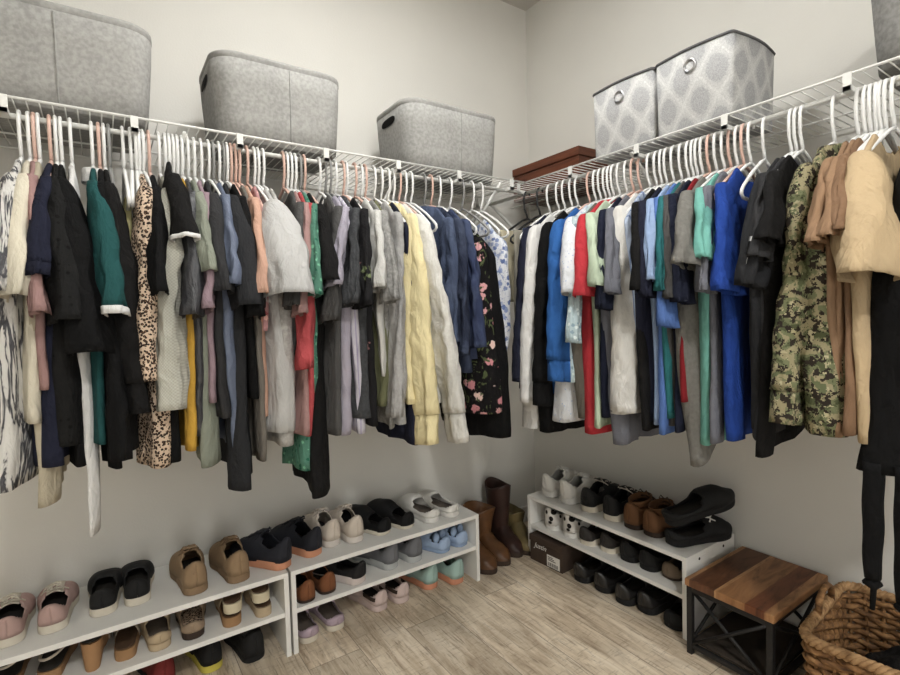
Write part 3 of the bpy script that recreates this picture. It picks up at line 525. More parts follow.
{'w': 'R', 't': -1.193, 'n': 'shirt', 'l': 'navy shirt left of the dark red t-shirt', 'c': 'shirt', 'm': 'navy2', 'hem': 0.851, 'lean': 0.026, 'T': 0.014, 's': ('s', 0.496, 0.087, 0.012, 0.03, 0.08), 'hm': 'w'},
{'w': 'R', 't': -1.214, 'n': 't_shirt', 'l': 'dark red t-shirt with only its shoulder showing above the large grey t-shirt', 'c': 'shirt', 'm': 'darkred', 'hem': 0.761, 'lean': 0.029, 'T': 0.014, 'hm': 'r'},
{'w': 'R', 't': -1.235, 'n': 't_shirt', 'l': 'large dark taupe t-shirt with a wide flared sleeve', 'c': 'shirt', 'm': 'taupegrey', 'hem': 0.973, 'lean': 0.019, 'T': 0.037, 's': ('s', 0.404, 0.072, 0.023, 0.062, 0.12), 'dr': 0.32, 'hm': 'w'},
{'w': 'R', 't': -1.276, 'n': 't_shirt', 'l': 'mint green t-shirt left of the royal blue one', 'c': 'shirt', 'm': 'mint', 'hem': 0.884, 'lean': 0.037, 'T': 0.026, 's': ('s', 0.386, 0.066, 0.012, 0.026, 0.08), 'hm': 'r'},
{'w': 'R', 't': -1.295, 'n': 't_shirt', 'l': 'grey t-shirt between mint green and royal blue t-shirts', 'c': 'shirt', 'm': 'slategrey', 'hem': 0.86, 'lean': 0.031, 'T': 0.014, 's': ('s', 0.47, 0.044, 0.012, 0.034, 0.08), 'hm': 'w'},
{'w': 'R', 't': -1.331, 'n': 't_shirt', 'l': 'royal blue t-shirt right of the mint green one', 'c': 'shirt', 'm': 'royal', 'hem': 0.852, 'lean': 0.035, 'T': 0.022, 's': ('s', 0.474, 0.057, 0.015, 0.049, 0.08), 'hm': 'w'},
{'w': 'R', 't': -1.433, 'n': 't_shirt', 'l': 'graphite sports top with a white reflective sleeve stripe, next to the royal blue t-shirt', 'c': 'sports top', 'm': 'charcoal2', 'hem': 0.825, 'lean': -0.021, 'T': 0.022, 's': ('s', 0.462, 0.007, 0.014, 0.049, 0.08), 'x': ['band'], 'hm': 'w'},
{'w': 'R', 't': -1.445, 'n': 't_shirt', 'l': 'grey sports top, middle one of the three dark tops beside the camouflage jacket', 'c': 'sports top', 'm': 'charcoal', 'hem': 0.84, 'lean': -0.014, 'T': 0.017, 's': ('s', 0.398, 0.018, 0.012, 0.041, 0.08), 'x': ['band'], 'hm': 'w'},
{'w': 'R', 't': -1.459, 'n': 't_shirt', 'l': 'black sports top directly left of the camouflage jacket', 'c': 'sports top', 'm': 'black2', 'hem': 0.871, 'lean': -0.02, 'T': 0.023, 's': ('s', 0.362, 0.03, 0.013, 0.05, 0.08), 'dr': 0.12, 'hm': 'w'},
{'w': 'R', 't': -1.529, 'n': 'jacket', 'l': 'green camouflage jacket with long buttoned sleeve on the right rod', 'c': 'jacket', 'm': 'camo', 'hem': 0.805, 'lean': 0.035, 'T': 0.062, 's': ('l', 0.791, -0.029, 0.027, 0.06, 0.04), 'x': ['cuff', 'collar:camo', 'pocket'], 'hm': 'w'},
{'w': 'R', 't': -1.577, 'n': 't_shirt', 'l': 'brown t-shirt nearest the camouflage jacket', 'c': 'shirt', 'm': 'brown2', 'hem': 0.806, 'lean': 0.029, 'T': 0.014, 's': ('s', 0.384, 0.005, 0.013, 0.057, 0.08), 'hm': 'w'},
{'w': 'R', 't': -1.591, 'n': 't_shirt', 'l': 'brown t-shirt second from the camouflage jacket', 'c': 'shirt', 'm': 'brown2', 'hem': 0.796, 'lean': 0.023, 'T': 0.014, 's': ('s', 0.371, 0.019, 0.012, 0.036, 0.08), 'hm': 'w'},
{'w': 'R', 't': -1.602, 'n': 't_shirt', 'l': 'darker brown t-shirt next to the khaki work shirt', 'c': 'shirt', 'm': 'brown3', 'hem': 0.786, 'lean': 0.016, 'T': 0.014, 's': ('s', 0.36, 0.021, 0.012, 0.027, 0.08), 'hm': 'w'},
{'w': 'R', 't': -1.63, 'n': 'work_shirt', 'l': 'khaki work shirt with a wide open sleeve', 'c': 'shirt', 'm': 'tan', 'hem': 0.814, 'lean': 0.007, 'T': 0.022, 's': ('s', 0.459, 0.038, 0.046, 0.075, 0.11), 'hm': 'w'},
{'w': 'R', 't': -1.728, 'n': 'jacket', 'l': 'black jacket with dangling straps at the right edge', 'c': 'jacket', 'm': 'black', 'hem': 0.87, 'lean': -0.05, 'T': 0.07, 'lp': 1.3, 'dr': 0.0, 'x': ['straps'], 'hm': 'w', 'sv': [-0.067, -0.013, 1.099, 0.844]}
]
for i, g in enumerate(GARMENTS): garment(i, g)
for w, t, c, l in [
('L', -1.901, 'g', 'empty grey tubular hanger right of the black jacket on the left rod'),
('L', -1.852, 'w', 'empty white tubular hanger left of the leopard blouse, first of three in a row'),
('L', -1.84, 'w', 'empty white tubular hanger left of the leopard blouse, middle of three in a row'),
('L', -1.824, 'w', 'empty white tubular hanger directly beside the leopard blouse'),
('L', -1.761, 'w', 'empty white hanger right of the high shouldered black sweater'),
('L', -1.751, 'w', 'empty white hanger left of the mustard sweater hook'),
('L', -1.661, 'w', 'empty white hanger between faded black t-shirt and slate blue top'),
('L', -1.621, 'g', 'empty grey hanger left of the black t-shirt beside the peach blouse'),
('L', -1.599, 'r', 'empty rose hanger left of the peach blouse'),
('L', -1.533, 'w', 'empty white hanger pressed against the large light grey t-shirt'),
('L', -1.378, 'r', 'empty rose hanger right of the long black dress'),
('L', -1.234, 'w', 'empty white hanger right of the black floral blouse'),
('L', -1.031, 'r', 'empty rose hanger right of the oatmeal hoodie'),
('L', -1.006, 'w', 'empty white hanger swinging between the hoodies and the denim, left of two'),
('L', -0.981, 'w', 'empty white hanger swinging between the hoodies and the denim, right of two'),
('L', -0.657, 'w', 'empty white hanger nearest the corner on the left rod'),
('R', -0.672, 'w', 'empty white hanger right of the white long sleeved shirt near the corner'),
('R', -0.788, 'w', 'empty white hanger right of the bright blue sweatshirt'),
('R', -0.922, 'w', 'empty white hanger right of the pale green t-shirt'),
('R', -1.056, 'w', 'empty white hanger right of the pale blue striped shirt'),
('R', -1.258, 'w', 'empty white hanger left of the mint green t-shirt'),
('R', -1.312, 'r', 'empty rose hanger left of the royal blue t-shirt'),
('R', -1.367, 'w', 'empty white hanger right of the royal blue t-shirt'),
('R', -1.612, 'w', 'empty white hanger left of the khaki work shirt, first of two'),
('R', -1.621, 'w', 'empty white hanger left of the khaki work shirt, second of two'),
('R', -1.645, 'w', 'empty white hanger right of the khaki work shirt')
]: hanger(w, t, c, l, random.uniform(-.12, .12))

# ------------------------------------------------------------------ shoe racks
def rack(label, loc, rz, wid=.785, dep=.32, hh=.288):
    # local x along the front from left to right, local y from front (0) to wall
    r = root('shoe_rack', label, 'shoe rack', loc, rz)
    th = .016
    box_obj('top_board', 'board', (0, 0, hh-th, wid, dep, hh), r, .001)
    box_obj('middle_board', 'board', (th, .004, .137, wid-th, dep, .153), r, .001)
    for x in (0, wid-th): box_obj('side_panel', 'board', (x, 0, 0, x+th, dep, hh-th), r, .001)
    if rz:
        for y in (.08, .24):
            m = MB(); m.tube([(wid-.0002, y, hh-.024), (wid+.0015, y, hh-.024)], .005, 10); o = m.obj('screw_cap', 'ink', r)
    return r
rack('white two tier shoe rack at the left, holding tan sneakers', (-2.2475, -.347, 0), 0)
rack('white two tier shoe rack in the middle, holding white clogs', (-1.4545, -.347, 0), 0, wid=.797)
rack('white two tier shoe rack along the right wall, holding men\'s shoes', (-.337, -.302, 0), -PI/2)

# ------------------------------------------------------------------ shoes
def smooth(x): x = max(0, min(1, x)); return x*x*(3-2*x)
def interp(pts, s):
    for (a, va), (b, vb) in zip(pts, pts[1:]):
        if s <= b:
            f = (s-a)/(b-a); f = f*f*(3-2*f); return va+(vb-va)*f
    return pts[-1][1]
def outline(s, L, wide=1.0):
    w = interp([(0, .031), (.25, .033), (.45, .036), (.7, .046), (.85, .043), (1, .034)], s)*wide*L/.26*1.12
    e = 1.0
    if s < .12: e = math.sqrt(max(0, 1-((.12-s)/.12)**2))**.8
    if s > .78: e = math.sqrt(max(0, 1-((s-.78)/.22)**2))
    return w*e
KIND = dict(
    sneaker=dict(sole=.032, h=[(0, .092), (.08, .088), (.22, .070), (.36, .09), (.46, .096), (.6, .076), (.8, .058), (1, .034)], op=(.055, .40)),
    slipon=dict(sole=.032, h=[(0, .080), (.1, .074), (.25, .060), (.4, .068), (.55, .074), (.75, .060), (1, .034)], op=(.055, .46)),
    mule=dict(sole=.016, h=[(0, .078), (.1, .074), (.25, .058), (.4, .056), (.55, .064), (.75, .054), (1, .03)], op=(.055, .48)),
    clog=dict(sole=.030, h=[(0, .054), (.12, .050), (.25, .042), (.4, .05), (.55, .076), (.75, .070), (1, .042)], op=(.055, .52)),
    moc=dict(sole=.018, h=[(0, .058), (.1, .058), (.2, .056), (.34, .066), (.5, .084), (.75, .074), (1, .04)], op=(.07, .32)),
    boot=dict(sole=.026, h=[(0, .10), (.1, .10), (.24, .10), (.38, .10), (.5, .085), (.7, .058), (.85, .05), (1, .03)], op=(.05, .40)),
)
def shoe(x, y, z, kind, w, yaw, L, um, sm, name, label, grp, k):
    rz = (PI/2 if w == 'L' else 0)+math.radians(yaw)
    # keep heels on their boards
    if z > 0 and w == 'L': y = max(y, -.338)
    if z > 0 and w == 'R': x = max(x, -.328)
    dm = L*math.cos(math.radians(yaw))
    if w == 'L' and y+dm > -.02: y = -.02-dm
    if w == 'R' and x+dm > -.02: x = -.02-dm
    if w == 'L' and z > 0: y = max(y, -.338)
    if w == 'R' and z > 0: x = max(x, -.328)
    r = root(name, label, 'shoe', (x, y, z), rz, grp)
    if k.get('tilt'): r.rotation_euler = (0, math.radians(k['tilt']), rz)
    NX = 30; xs = [(1-math.cos(PI*i/NX))/2 for i in range(NX+1)]
    xs[0] = .0008; xs[-1] = .9992
    if kind in ('slide', 'sandal', 'wedge'):
        hs = {'slide': .026, 'sandal': .022, 'wedge': .03}[kind]
        def top(s): return hs+((.052*(1-smooth((s-.25)/.4))) if kind == 'wedge' else .006*(1-s))
        m = MB(); rings = []
        for s in xs:
            wd = outline(s, L); zt = top(s); zb = 0
            if kind == 'wedge' and .3 < s < .62: zb = .006*math.sin((s-.3)/.32*PI)
            c = [(-1, .0), (-1.0, .5), (-.96, 1), (-.5, .97), (.5, .97), (.96, 1), (1.0, .5), (1, 0)]
            tp = (.66 if kind == 'wedge' else .94)
            rings.append([(s*L, wd*a*(tp+(1-tp)*b), zb+(zt-zb)*b) for a, b in c])
        m.loft(rings, (True, True)); m.obj('sole', sm, r, smooth=False, bevel=.002)
        m = MB(); m.loft([[(s*L, .9*outline(s, L)*a, top(s)+.001+(.003 if abs(a) > .8 else .001)) for a in (-1, -.5, 0, .5, 1)] for s in xs[2:-2]], closed=False); m.obj('footbed', 'sh_insole' if kind != 'slide' else 'sh_brown', r, solid=.002)
        bands = {'slide': [(.42, .80, .050)], 'sandal': [(.66, .82, .040)], 'wedge': [(.58, .84, .046)]}[kind]
        for s0, s1, hb in bands:
            m = MB(); m.loft([[(s*L, 1.02*outline(s, L)*math.cos(t*PI/12), top(s)*.6+(hb-.018*(s-s0)/(s1-s0))*math.sin(t*PI/12)) for t in range(13)] for s in [s0+(s1-s0)*q/7 for q in range(8)]], closed=False); m.obj('strap', um, r, solid=.003)
        if kind in ('sandal', 'wedge'):
            m = MB(); m.tube([(L*.42*(1+.0)-abs(math.cos(t*PI/12))*0-L*.36*math.sin(t*PI/12), .033*math.cos(t*PI/12), top(.2)+.035*math.sin(t*PI/24+.3)) for t in range(13)], .004, 6); m.obj('ankle_strap', 'sh_ivory', r)
        return r
    K = KIND[kind]; hs = K['sole']; hp = list(K['h']); hh = k.get('hh')
    # sole
    m = MB(); rings = []
    for s in xs:
        wd = outline(s, L)*1.04; lift = .008*smooth((s-.8)/.2); ht = hs*(1-.25*s)
        rings.append([(s*L, -wd, lift+.002), (s*L, -wd*1.02, lift+ht*.5), (s*L, -wd*.98, lift+ht), (s*L, wd*.98, lift+ht), (s*L, wd*1.02, lift+ht*.5), (s*L, wd, lift+.002)])
    m.loft(rings, (True, True)); so = m.obj('sole', sm, r, bevel=.002)
    # upper
    NT_ = 16; rings = []; o0, o1 = K['op']
    for s in [-1]+xs+[2]:
        s0, s = s, max(.0008, min(.9992, s)); wd = outline(s, L)*(1 if s0 == s else .02); hz = interp(hp, s); lift = .008*smooth((s-.8)/.2); zb = hs*(1-.25*s)*.85+lift
        ht = max(.012, hz-zb) + (.012 if kind == 'sneaker' else 0)
        if s > .8: ht *= math.sqrt(max(.12, 1-((s-.8)/.24)**2))
        ring = []
        for q in range(NT_+1):
            a = PI*q/NT_; cy = sgp(math.cos(a), .75); sz = math.sin(a)**.8
            bulge = 1+.05*math.sin(a)
            yy = wd*cy*bulge
            if o0 < s < o1 and kind not in ('clog',): yy *= .92
            ring.append((s*L-(.006*sz*max(0, 1-s/.09) if kind != 'moc' else 0), yy, zb+ht*sz))
        rings.append(ring)
    m = MB(); n = NT_+1; vs = [p for q in rings for p in q]; fs = []
    xe = [0]+xs+[1]
    for i in range(len(rings)-1):
        sm_ = (xe[i]+xe[i+1])/2
        for j in range(NT_):
            if o0 < sm_ < o1:
                # opening narrows to its front end
                f = (sm_-o0)/(o1-o0); half = 4.2 if kind in ('sneaker', 'boot') else 5.4
                half *= math.sqrt(max(0, 1-max(0, (f-.55)/.45)**2))*min(1, .5+f*3)
                if abs(j+.5-NT_/2) < half: continue
            fs.append((i*n+j, (i+1)*n+j, (i+1)*n+j+1, i*n+j+1))
    m.add(vs, fs); m.obj('upper', um, r, solid=.0035)
    # insole
    m = MB(); m.loft([[(s*L, .9*outline(s, L)*a, hs*(1-.25*s)+.0015) for a in (-1, 0, 1)] for s in xs[2:-6]], closed=False); m.obj('insole', k.get('lining', 'sh_lining' if um in ('sh_white', 'sh_lilac', 'sh_beige', 'sh_taupe') else 'sh_insole'), r, solid=.001)
    if kind in ('sneaker', 'boot'):
        m = MB()
        zt = lambda s: interp(hp, s)+(.012 if kind == 'sneaker' else .002)
        m.loft([[(s*L, .018*a, zt(s)+.004+.014*max(0, (.44-s)/.1)) for a in (-1, -.5, 0, .5, 1)] for s in [.33+.3*q/8 for q in range(9)]], closed=False); m.obj('tongue', um, r, solid=.004)
    if k.get('laces'):
        m = MB()
        for q in range(5):
            s = .40+q*.055; zz = interp(hp, s)+(.018 if kind == 'sneaker' else .010)
            m.tube([(s*L, -.02, zz-.007), (s*L+.004, 0, zz), (s*L+.012, .02, zz-.008)], .0022, 6); m.tube([(s*L, .02, zz-.007), (s*L+.004, 0, zz+.001), (s*L+.012, -.02, zz-.008)], .0022, 6)
        zz = interp(hp, .38)+.02
        for sg in (-1, 1): m.tube([(.37*L, 0, zz), (.35*L, sg*.014, zz+.014), (.36*L, sg*.024, zz), (.39*L, sg*.006, zz)], .0022, 6); m.tube([(.37*L, 0, zz), (.39*L, sg*.02, zz-.002), (.44*L, sg*.032, zz-.016)], .002, 6)
        m.obj('laces', k['laces'], r)
    if hh:
        m = MB(); sh_r = []
        for q in range(7):
            zz = .085+(hh-.085)*q/6; sc = 1+.05*q/6
            sh_r.append([(.018*L/.26+.055+(.055*sc)*math.cos(a*PI/12), .036*sc*math.sin(a*PI/12), zz+.006*math.cos(a*PI/12)) for a in range(24)])
        m.loft(sh_r); m.obj('shaft', um, r, solid=.004)
    if kind == 'sneaker':
        m = MB(); zz = interp(hp, 0); m.loft([[(-.004+.004*q/3, .010*a, zz-.022+.034*q/3) for a in (-1, 0, 1)] for q in range(4)], closed=False); m.obj('heel_tab', um, r, solid=.003)
    if k.get('strap'):
        m = MB()
        s = [0, .06, .14, .24, .34]
        m.loft([[(q*L-.004, (outline(q, L)*1.06+.002)*sg, .043+zz) for zz in (0, .014)] for sg, lst in ((-1, s[::-1]), (1, s)) for q in lst], closed=False); m.obj('heel_strap', k['strap'], r, solid=.003)
    if k.get('bow'):
        m = MB()
        for sg in (-1, 1):
            m.loft([[(.05*L+.014*math.cos(a*PI/6)*q2+.03, sg*(.004+.034*q/5), .058+.022*math.sin(a*PI/6)*q2) for a in range(12)] for q, q2 in ((0, .25), (1, .7), (2, 1), (3, 1.05), (4, .85), (5, .3))], (True, True))
        m.obj('bow', 'sh_plush2', r, sub=1)
    if k.get('emblem'):
        X = .60*L; m = MB(); m.tube([(X-.014, -.034, .071), (X, -.026, .078), (X+.014, -.034, .071)], .003, 6); m.tube([(X-.014, -.014, .083), (X, -.022, .081), (X+.014, -.014, .083)], .003, 6); m.tube([(X, -.028, .077), (X, -.018, .083)], .003, 6); m.obj('emblem', 'print_white', r)
    return r
for q in [
(-2.185, -0.291, 0.288, 'slipon', 'L', 2, 0.24, 'sh_pink', 'sh_cream', 'espadrille_sneaker', 'dusty pink suede sneaker on cream sole, left one at the end of the top board', 'pink suede sneakers', {'laces': 'sh_cream'}),
(-2.093, -0.286, 0.288, 'slipon', 'L', -2, 0.24, 'sh_pink', 'sh_cream', 'espadrille_sneaker', 'dusty pink suede sneaker on cream sole, right one next to the black espadrilles', 'pink suede sneakers', {'laces': 'sh_cream'}),
(-1.977, -0.274, 0.288, 'slipon', 'L', -4, 0.24, 'sh_black', 'sh_cream', 'espadrille', 'black slip-on espadrille with thick cream sole, left of its pair', 'black espadrilles', {}),
(-1.89, -0.27, 0.288, 'slipon', 'L', -2, 0.24, 'sh_black', 'sh_cream', 'espadrille', 'black slip-on espadrille with thick cream sole, right of its pair', 'black espadrilles', {}),
(-1.734, -0.313, 0.288, 'sneaker', 'L', 2, 0.25, 'sh_tan', 'sh_tan2', 'sneaker', 'tan knit sneaker beside the black espadrilles, left of its pair', 'tan sneakers', {'laces': 'sh_tan2'}),
(-1.607, -0.32, 0.288, 'sneaker', 'L', 4, 0.25, 'sh_tan', 'sh_tan2', 'sneaker', 'tan knit sneaker beside the navy running shoes, right of its pair', 'tan sneakers', {'laces': 'sh_tan2'}),
(-1.454, -0.315, 0.288, 'sneaker', 'L', 32, 0.25, 'sh_navy', 'sh_orange', 'running_shoe', 'navy running shoe with orange sole lying across the rack gap', 'navy running shoes', {'laces': 'sh_navy'}),
(-1.341, -0.293, 0.288, 'sneaker', 'L', 22, 0.25, 'sh_navy', 'sh_orange', 'running_shoe', 'navy running shoe with orange sole beside the cream sneakers', 'navy running shoes', {'laces': 'sh_navy'}),
(-1.265, -0.263, 0.288, 'sneaker', 'L', 6, 0.24, 'sh_ivory', 'sh_ivory2', 'sneaker', 'cream leather sneaker, left of its pair beside the navy running shoes', 'cream sneakers', {'laces': 'sh_ivory2'}),
(-1.182, -0.285, 0.288, 'sneaker', 'L', 4, 0.24, 'sh_ivory', 'sh_ivory2', 'sneaker', 'cream leather sneaker, right of its pair beside the black slippers', 'cream sneakers', {'laces': 'sh_ivory2'}),
(-1.056, -0.284, 0.288, 'moc', 'L', 22, 0.26, 'sh_fuzz', 'sh_cream', 'slipper', 'black fuzzy slipper next to the cream sneakers, left of its pair', 'black slippers', {}),
(-0.956, -0.291, 0.288, 'moc', 'L', 18, 0.26, 'sh_fuzz', 'sh_cream', 'slipper', 'black fuzzy slipper next to the white clogs, right of its pair', 'black slippers', {}),
(-0.852, -0.31, 0.288, 'clog', 'L', 4, 0.25, 'sh_white', 'sh_white', 'clog', 'white clog with taupe lining beside the black slippers, left of its pair', 'white clogs', {}),
(-0.75, -0.312, 0.288, 'clog', 'L', 12, 0.25, 'sh_white', 'sh_white', 'clog', 'white clog at the right end of the top board, right of its pair', 'white clogs', {}),
(-2.197, -0.25, 0.153, 'sandal', 'L', 0, 0.22, 'sh_brown', 'sh_cork', 'sandal', 'brown strap sandal at the left end of the middle board', 'brown sandals', {}),
(-2.109, -0.277, 0.153, 'sandal', 'L', -8, 0.22, 'sh_strap', 'sh_cork', 'sandal', 'flat sandal with a white ankle strap left of the cork wedge', 'sandals', {}),
(-2.009, -0.302, 0.153, 'wedge', 'L', -4, 0.2, 'sh_strap', 'sh_cork2', 'wedge_sandal', 'tan wedge sandal with a tall cork heel', 'wedge sandals', {}),
(-1.93, -0.303, 0.153, 'slide', 'L', -6, 0.21, 'sh_strap', 'sh_cork', 'slide_sandal', 'beige strap slide sandal right of the cork wedge', 'slides', {}),
(-1.839, -0.316, 0.153, 'clog', 'L', 2, 0.21, 'sh_beige', 'sh_beige', 'clog', 'beige perforated clog left of the leopard lined clog', 'beige clogs', {}),
(-1.75, -0.318, 0.153, 'clog', 'L', -4, 0.22, 'sh_taupe', 'sh_dkbrown', 'clog', 'taupe slip-on clog with a spotted footbed', 'taupe clogs', {'lining': 'leopard'}),
(-1.638, -0.321, 0.153, 'slide', 'L', -6, 0.22, 'sh_beige', 'sh_cork', 'slide_sandal', 'beige slide sandal with cork sole lying under its mate', 'stacked beige slides', {}),
(-1.639, -0.338, 0.205, 'slide', 'L', -10, 0.21, 'sh_beige', 'sh_cream2', 'slide_sandal', 'cream slide sandal resting on top of the cork soled slide', 'stacked beige slides', {}),
(-1.539, -0.327, 0.153, 'slide', 'L', -2, 0.2, 'sh_beige', 'sh_beige', 'slide_sandal', 'beige knit slide at the right end of the middle board, bottom of the stack', 'stacked knit slides', {}),
(-1.547, -0.33, 0.205, 'slide', 'L', -6, 0.21, 'sh_beige', 'sh_cream2', 'slide_sandal', 'beige knit slide at the right end of the middle board, top of the stack', 'stacked knit slides', {}),
(-1.829, -0.271, 0.0, 'sneaker', 'L', 8, 0.24, 'sh_red', 'sh_black', 'sneaker', 'black and red sneaker on the floor at the bottom edge, under the left rack', 'floor sneakers', {'laces': 'sh_ivory'}),
(-1.693, -0.274, 0.0, 'sneaker', 'L', 6, 0.24, 'sh_black', 'sh_yellow', 'sneaker', 'black sneaker with a yellow sole edge on the floor under the left rack', 'floor sneakers', {'laces': 'sh_ivory'}),
(-1.569, -0.306, 0.0, 'boot', 'L', 4, 0.26, 'sh_black', 'sh_black', 'ankle_boot', 'black ankle boot on the floor at the right end of the left rack', 'floor boots', {'hh': 0.12}),
(-1.393, -0.334, 0.153, 'mule', 'L', 2, 0.22, 'sh_cognac', 'sh_dkbrown', 'loafer', 'cognac brown leather loafer at the left end of the middle board, left of its pair', 'cognac loafers', {}),
(-1.313, -0.324, 0.153, 'mule', 'L', 2, 0.22, 'sh_cognac', 'sh_dkbrown', 'loafer', 'cognac brown leather loafer beside the black slip-on sneaker, right of its pair', 'cognac loafers', {}),
(-1.186, -0.326, 0.153, 'slipon', 'L', 28, 0.25, 'sh_black', 'sh_pale', 'sneaker', 'black slip-on sneaker with a thick pale sole', 'slip-on sneakers', {}),
(-1.042, -0.306, 0.153, 'sneaker', 'L', 16, 0.25, 'sh_grey', 'sh_pale2', 'sneaker', 'grey running shoe with pale sole, left of its pair on the middle board', 'grey running shoes', {'laces': 'sh_grey'}),
(-0.941, -0.313, 0.153, 'sneaker', 'L', 8, 0.25, 'sh_grey', 'sh_pale2', 'sneaker', 'grey running shoe with pale sole, right of its pair on the middle board', 'grey running shoes', {'laces': 'sh_grey'}),
(-0.798, -0.315, 0.153, 'moc', 'L', 22, 0.25, 'sh_plush', 'sh_plush2', 'slipper', 'light blue plush slipper, lower left one at the right end of the middle board', 'plush slippers', {'bow': 1}),
(-0.71, -0.314, 0.153, 'moc', 'L', 16, 0.25, 'sh_plush', 'sh_plush2', 'slipper', 'light blue plush slipper next to the end panel, right of its pair', 'plush slippers', {'bow': 1}),
(-1.384, -0.322, 0.0, 'clog', 'L', 4, 0.24, 'sh_lilac', 'sh_cream', 'clog', 'lilac clog on the floor against the rack side panel, left of its pair', 'lilac clogs', {}),
(-1.284, -0.312, 0.0, 'clog', 'L', 2, 0.24, 'sh_lilac', 'sh_cream', 'clog', 'lilac clog on the floor, right of its pair', 'lilac clogs', {}),
(-1.095, -0.298, 0.0, 'slipon', 'L', 8, 0.24, 'sh_blush', 'sh_blush', 'strap_sneaker', 'blush pink strap shoe on the floor, left of its pair', 'blush strap shoes', {'strap': 'sh_dkbrown'}),
(-1.0, -0.301, 0.0, 'slipon', 'L', 6, 0.24, 'sh_blush', 'sh_blush', 'strap_sneaker', 'blush pink chunky strap shoe on the floor, right of its pair', 'blush strap shoes', {'strap': 'sh_dkbrown'}),
(-0.852, -0.284, 0.0, 'sneaker', 'L', 8, 0.25, 'sh_mint', 'sh_coral', 'running_shoe', 'mint running shoe with coral sole on the floor, left of its pair', 'mint running shoes', {'laces': 'sh_mint'}),
(-0.743, -0.318, 0.0, 'sneaker', 'L', 6, 0.25, 'sh_mint', 'sh_coral', 'running_shoe', 'mint running shoe with coral sole on the floor, right of its pair', 'mint running shoes', {'laces': 'sh_mint'}),
(-0.287, -0.374, 0.288, 'sneaker', 'R', 2, 0.27, 'sh_white', 'sh_white', 'sneaker', 'white leather sneaker nearest the corner, left of its pair', 'white sneakers', {'laces': 'sh_white'}),
(-0.276, -0.486, 0.288, 'sneaker', 'R', 0, 0.27, 'sh_white', 'sh_white', 'sneaker', 'white leather sneaker beside the black skate shoes, right of its pair', 'white sneakers', {'laces': 'sh_white'}),
(-0.276, -0.61, 0.288, 'sneaker', 'R', 6, 0.27, 'sh_black', 'sh_cream', 'skate_shoe', 'black skate shoe with cream sole on the top board, left of its pair', 'black skate shoes', {'laces': 'sh_ivory'}),
(-0.265, -0.725, 0.288, 'sneaker', 'R', 0, 0.27, 'sh_black', 'sh_cream', 'skate_shoe', 'black skate shoe with cream sole on the top board, right of its pair', 'black skate shoes', {'laces': 'sh_ivory'}),
(-0.255, -0.826, 0.288, 'boot', 'R', 2, 0.27, 'sh_boot', 'sh_dkbrown', 'ankle_boot', 'brown leather ankle boot beside the black skate shoes, left of its pair', 'brown ankle boots', {'laces': 'sh_dkbrown', 'hh': 0.11}),
(-0.25, -0.91, 0.288, 'boot', 'R', -2, 0.27, 'sh_boot', 'sh_dkbrown', 'ankle_boot', 'brown leather ankle boot beside the black clogs, right of its pair', 'brown ankle boots', {'laces': 'sh_dkbrown', 'hh': 0.11}),
(-0.237, -0.995, 0.288, 'clog', 'R', -14, 0.28, 'sh_black', 'sh_black', 'clog', 'black clog lying flat at the right end of the top board, under its mate', 'black clogs', {'emblem': 1}),
(-0.297, -0.994, 0.363, 'clog', 'R', -22, 0.28, 'sh_black', 'sh_black', 'clog', 'black clog tipped on top of its mate at the right end of the top board', 'black clogs', {'tilt': -14}),
(-0.311, -0.413, 0.148, 'sneaker', 'R', 2, 0.26, 'sh_cow', 'sh_white', 'sneaker', 'white sneaker with dark cow spots, left of its pair nearest the end panel', 'cow spot sneakers', {'laces': 'sh_white'}),
(-0.305, -0.516, 0.148, 'sneaker', 'R', -2, 0.26, 'sh_cow', 'sh_white', 'sneaker', 'white sneaker with dark cow spots, right of its pair on the middle board', 'cow spot sneakers', {'laces': 'sh_white'}),
(-0.306, -0.612, 0.148, 'slipon', 'R', 2, 0.27, 'sh_char', 'sh_cream', 'sneaker', 'charcoal low sneaker with cream sole on the middle board, left of its pair', 'charcoal sneakers', {}),
(-0.287, -0.706, 0.148, 'slipon', 'R', -2, 0.27, 'sh_char', 'sh_cream', 'sneaker', 'charcoal low sneaker with cream sole on the middle board, right of its pair', 'charcoal sneakers', {}),
(-0.284, -0.804, 0.148, 'slipon', 'R', 0, 0.27, 'sh_black', 'sh_black', 'shoe', 'plain black shoe on the middle board, left of its pair', 'black casual shoes', {}),
(-0.27, -0.893, 0.148, 'slipon', 'R', 0, 0.27, 'sh_black', 'sh_black', 'shoe', 'plain black shoe on the middle board beside the tan slipper, right of its pair', 'black casual shoes', {}),
(-0.277, -0.979, 0.148, 'moc', 'R', -4, 0.26, 'sh_taupe2', 'sh_dkbrown', 'slipper', 'taupe slipper at the right end of the middle board', 'taupe slippers', {}),
(-0.338, -0.605, 0.0, 'slipon', 'R', 0, 0.28, 'sh_blackl', 'sh_black', 'dress_shoe', 'black leather dress shoe on the floor next to the shoe box', 'black dress shoes', {}),
(-0.33, -0.708, 0.0, 'slipon', 'R', 0, 0.28, 'sh_blackl', 'sh_black', 'dress_shoe', 'black leather dress shoe on the floor, second from the shoe box', 'black dress shoes', {}),
(-0.335, -0.815, 0.0, 'slipon', 'R', 0, 0.28, 'sh_blackl', 'sh_black', 'dress_shoe', 'black leather shoe on the floor, third from the shoe box', 'black dress shoes', {}),
(-0.318, -0.902, 0.0, 'slipon', 'R', 0, 0.28, 'sh_blackl', 'sh_black', 'dress_shoe', 'black leather shoe on the floor, fourth from the shoe box', 'black dress shoes', {}),
(-0.323, -1.016, 0.0, 'moc', 'R', 0, 0.27, 'sh_black', 'sh_black', 'slipper', 'black rubber slipper on the floor beside the wooden stool', 'black rubber slippers', {})
]: shoe(*q)
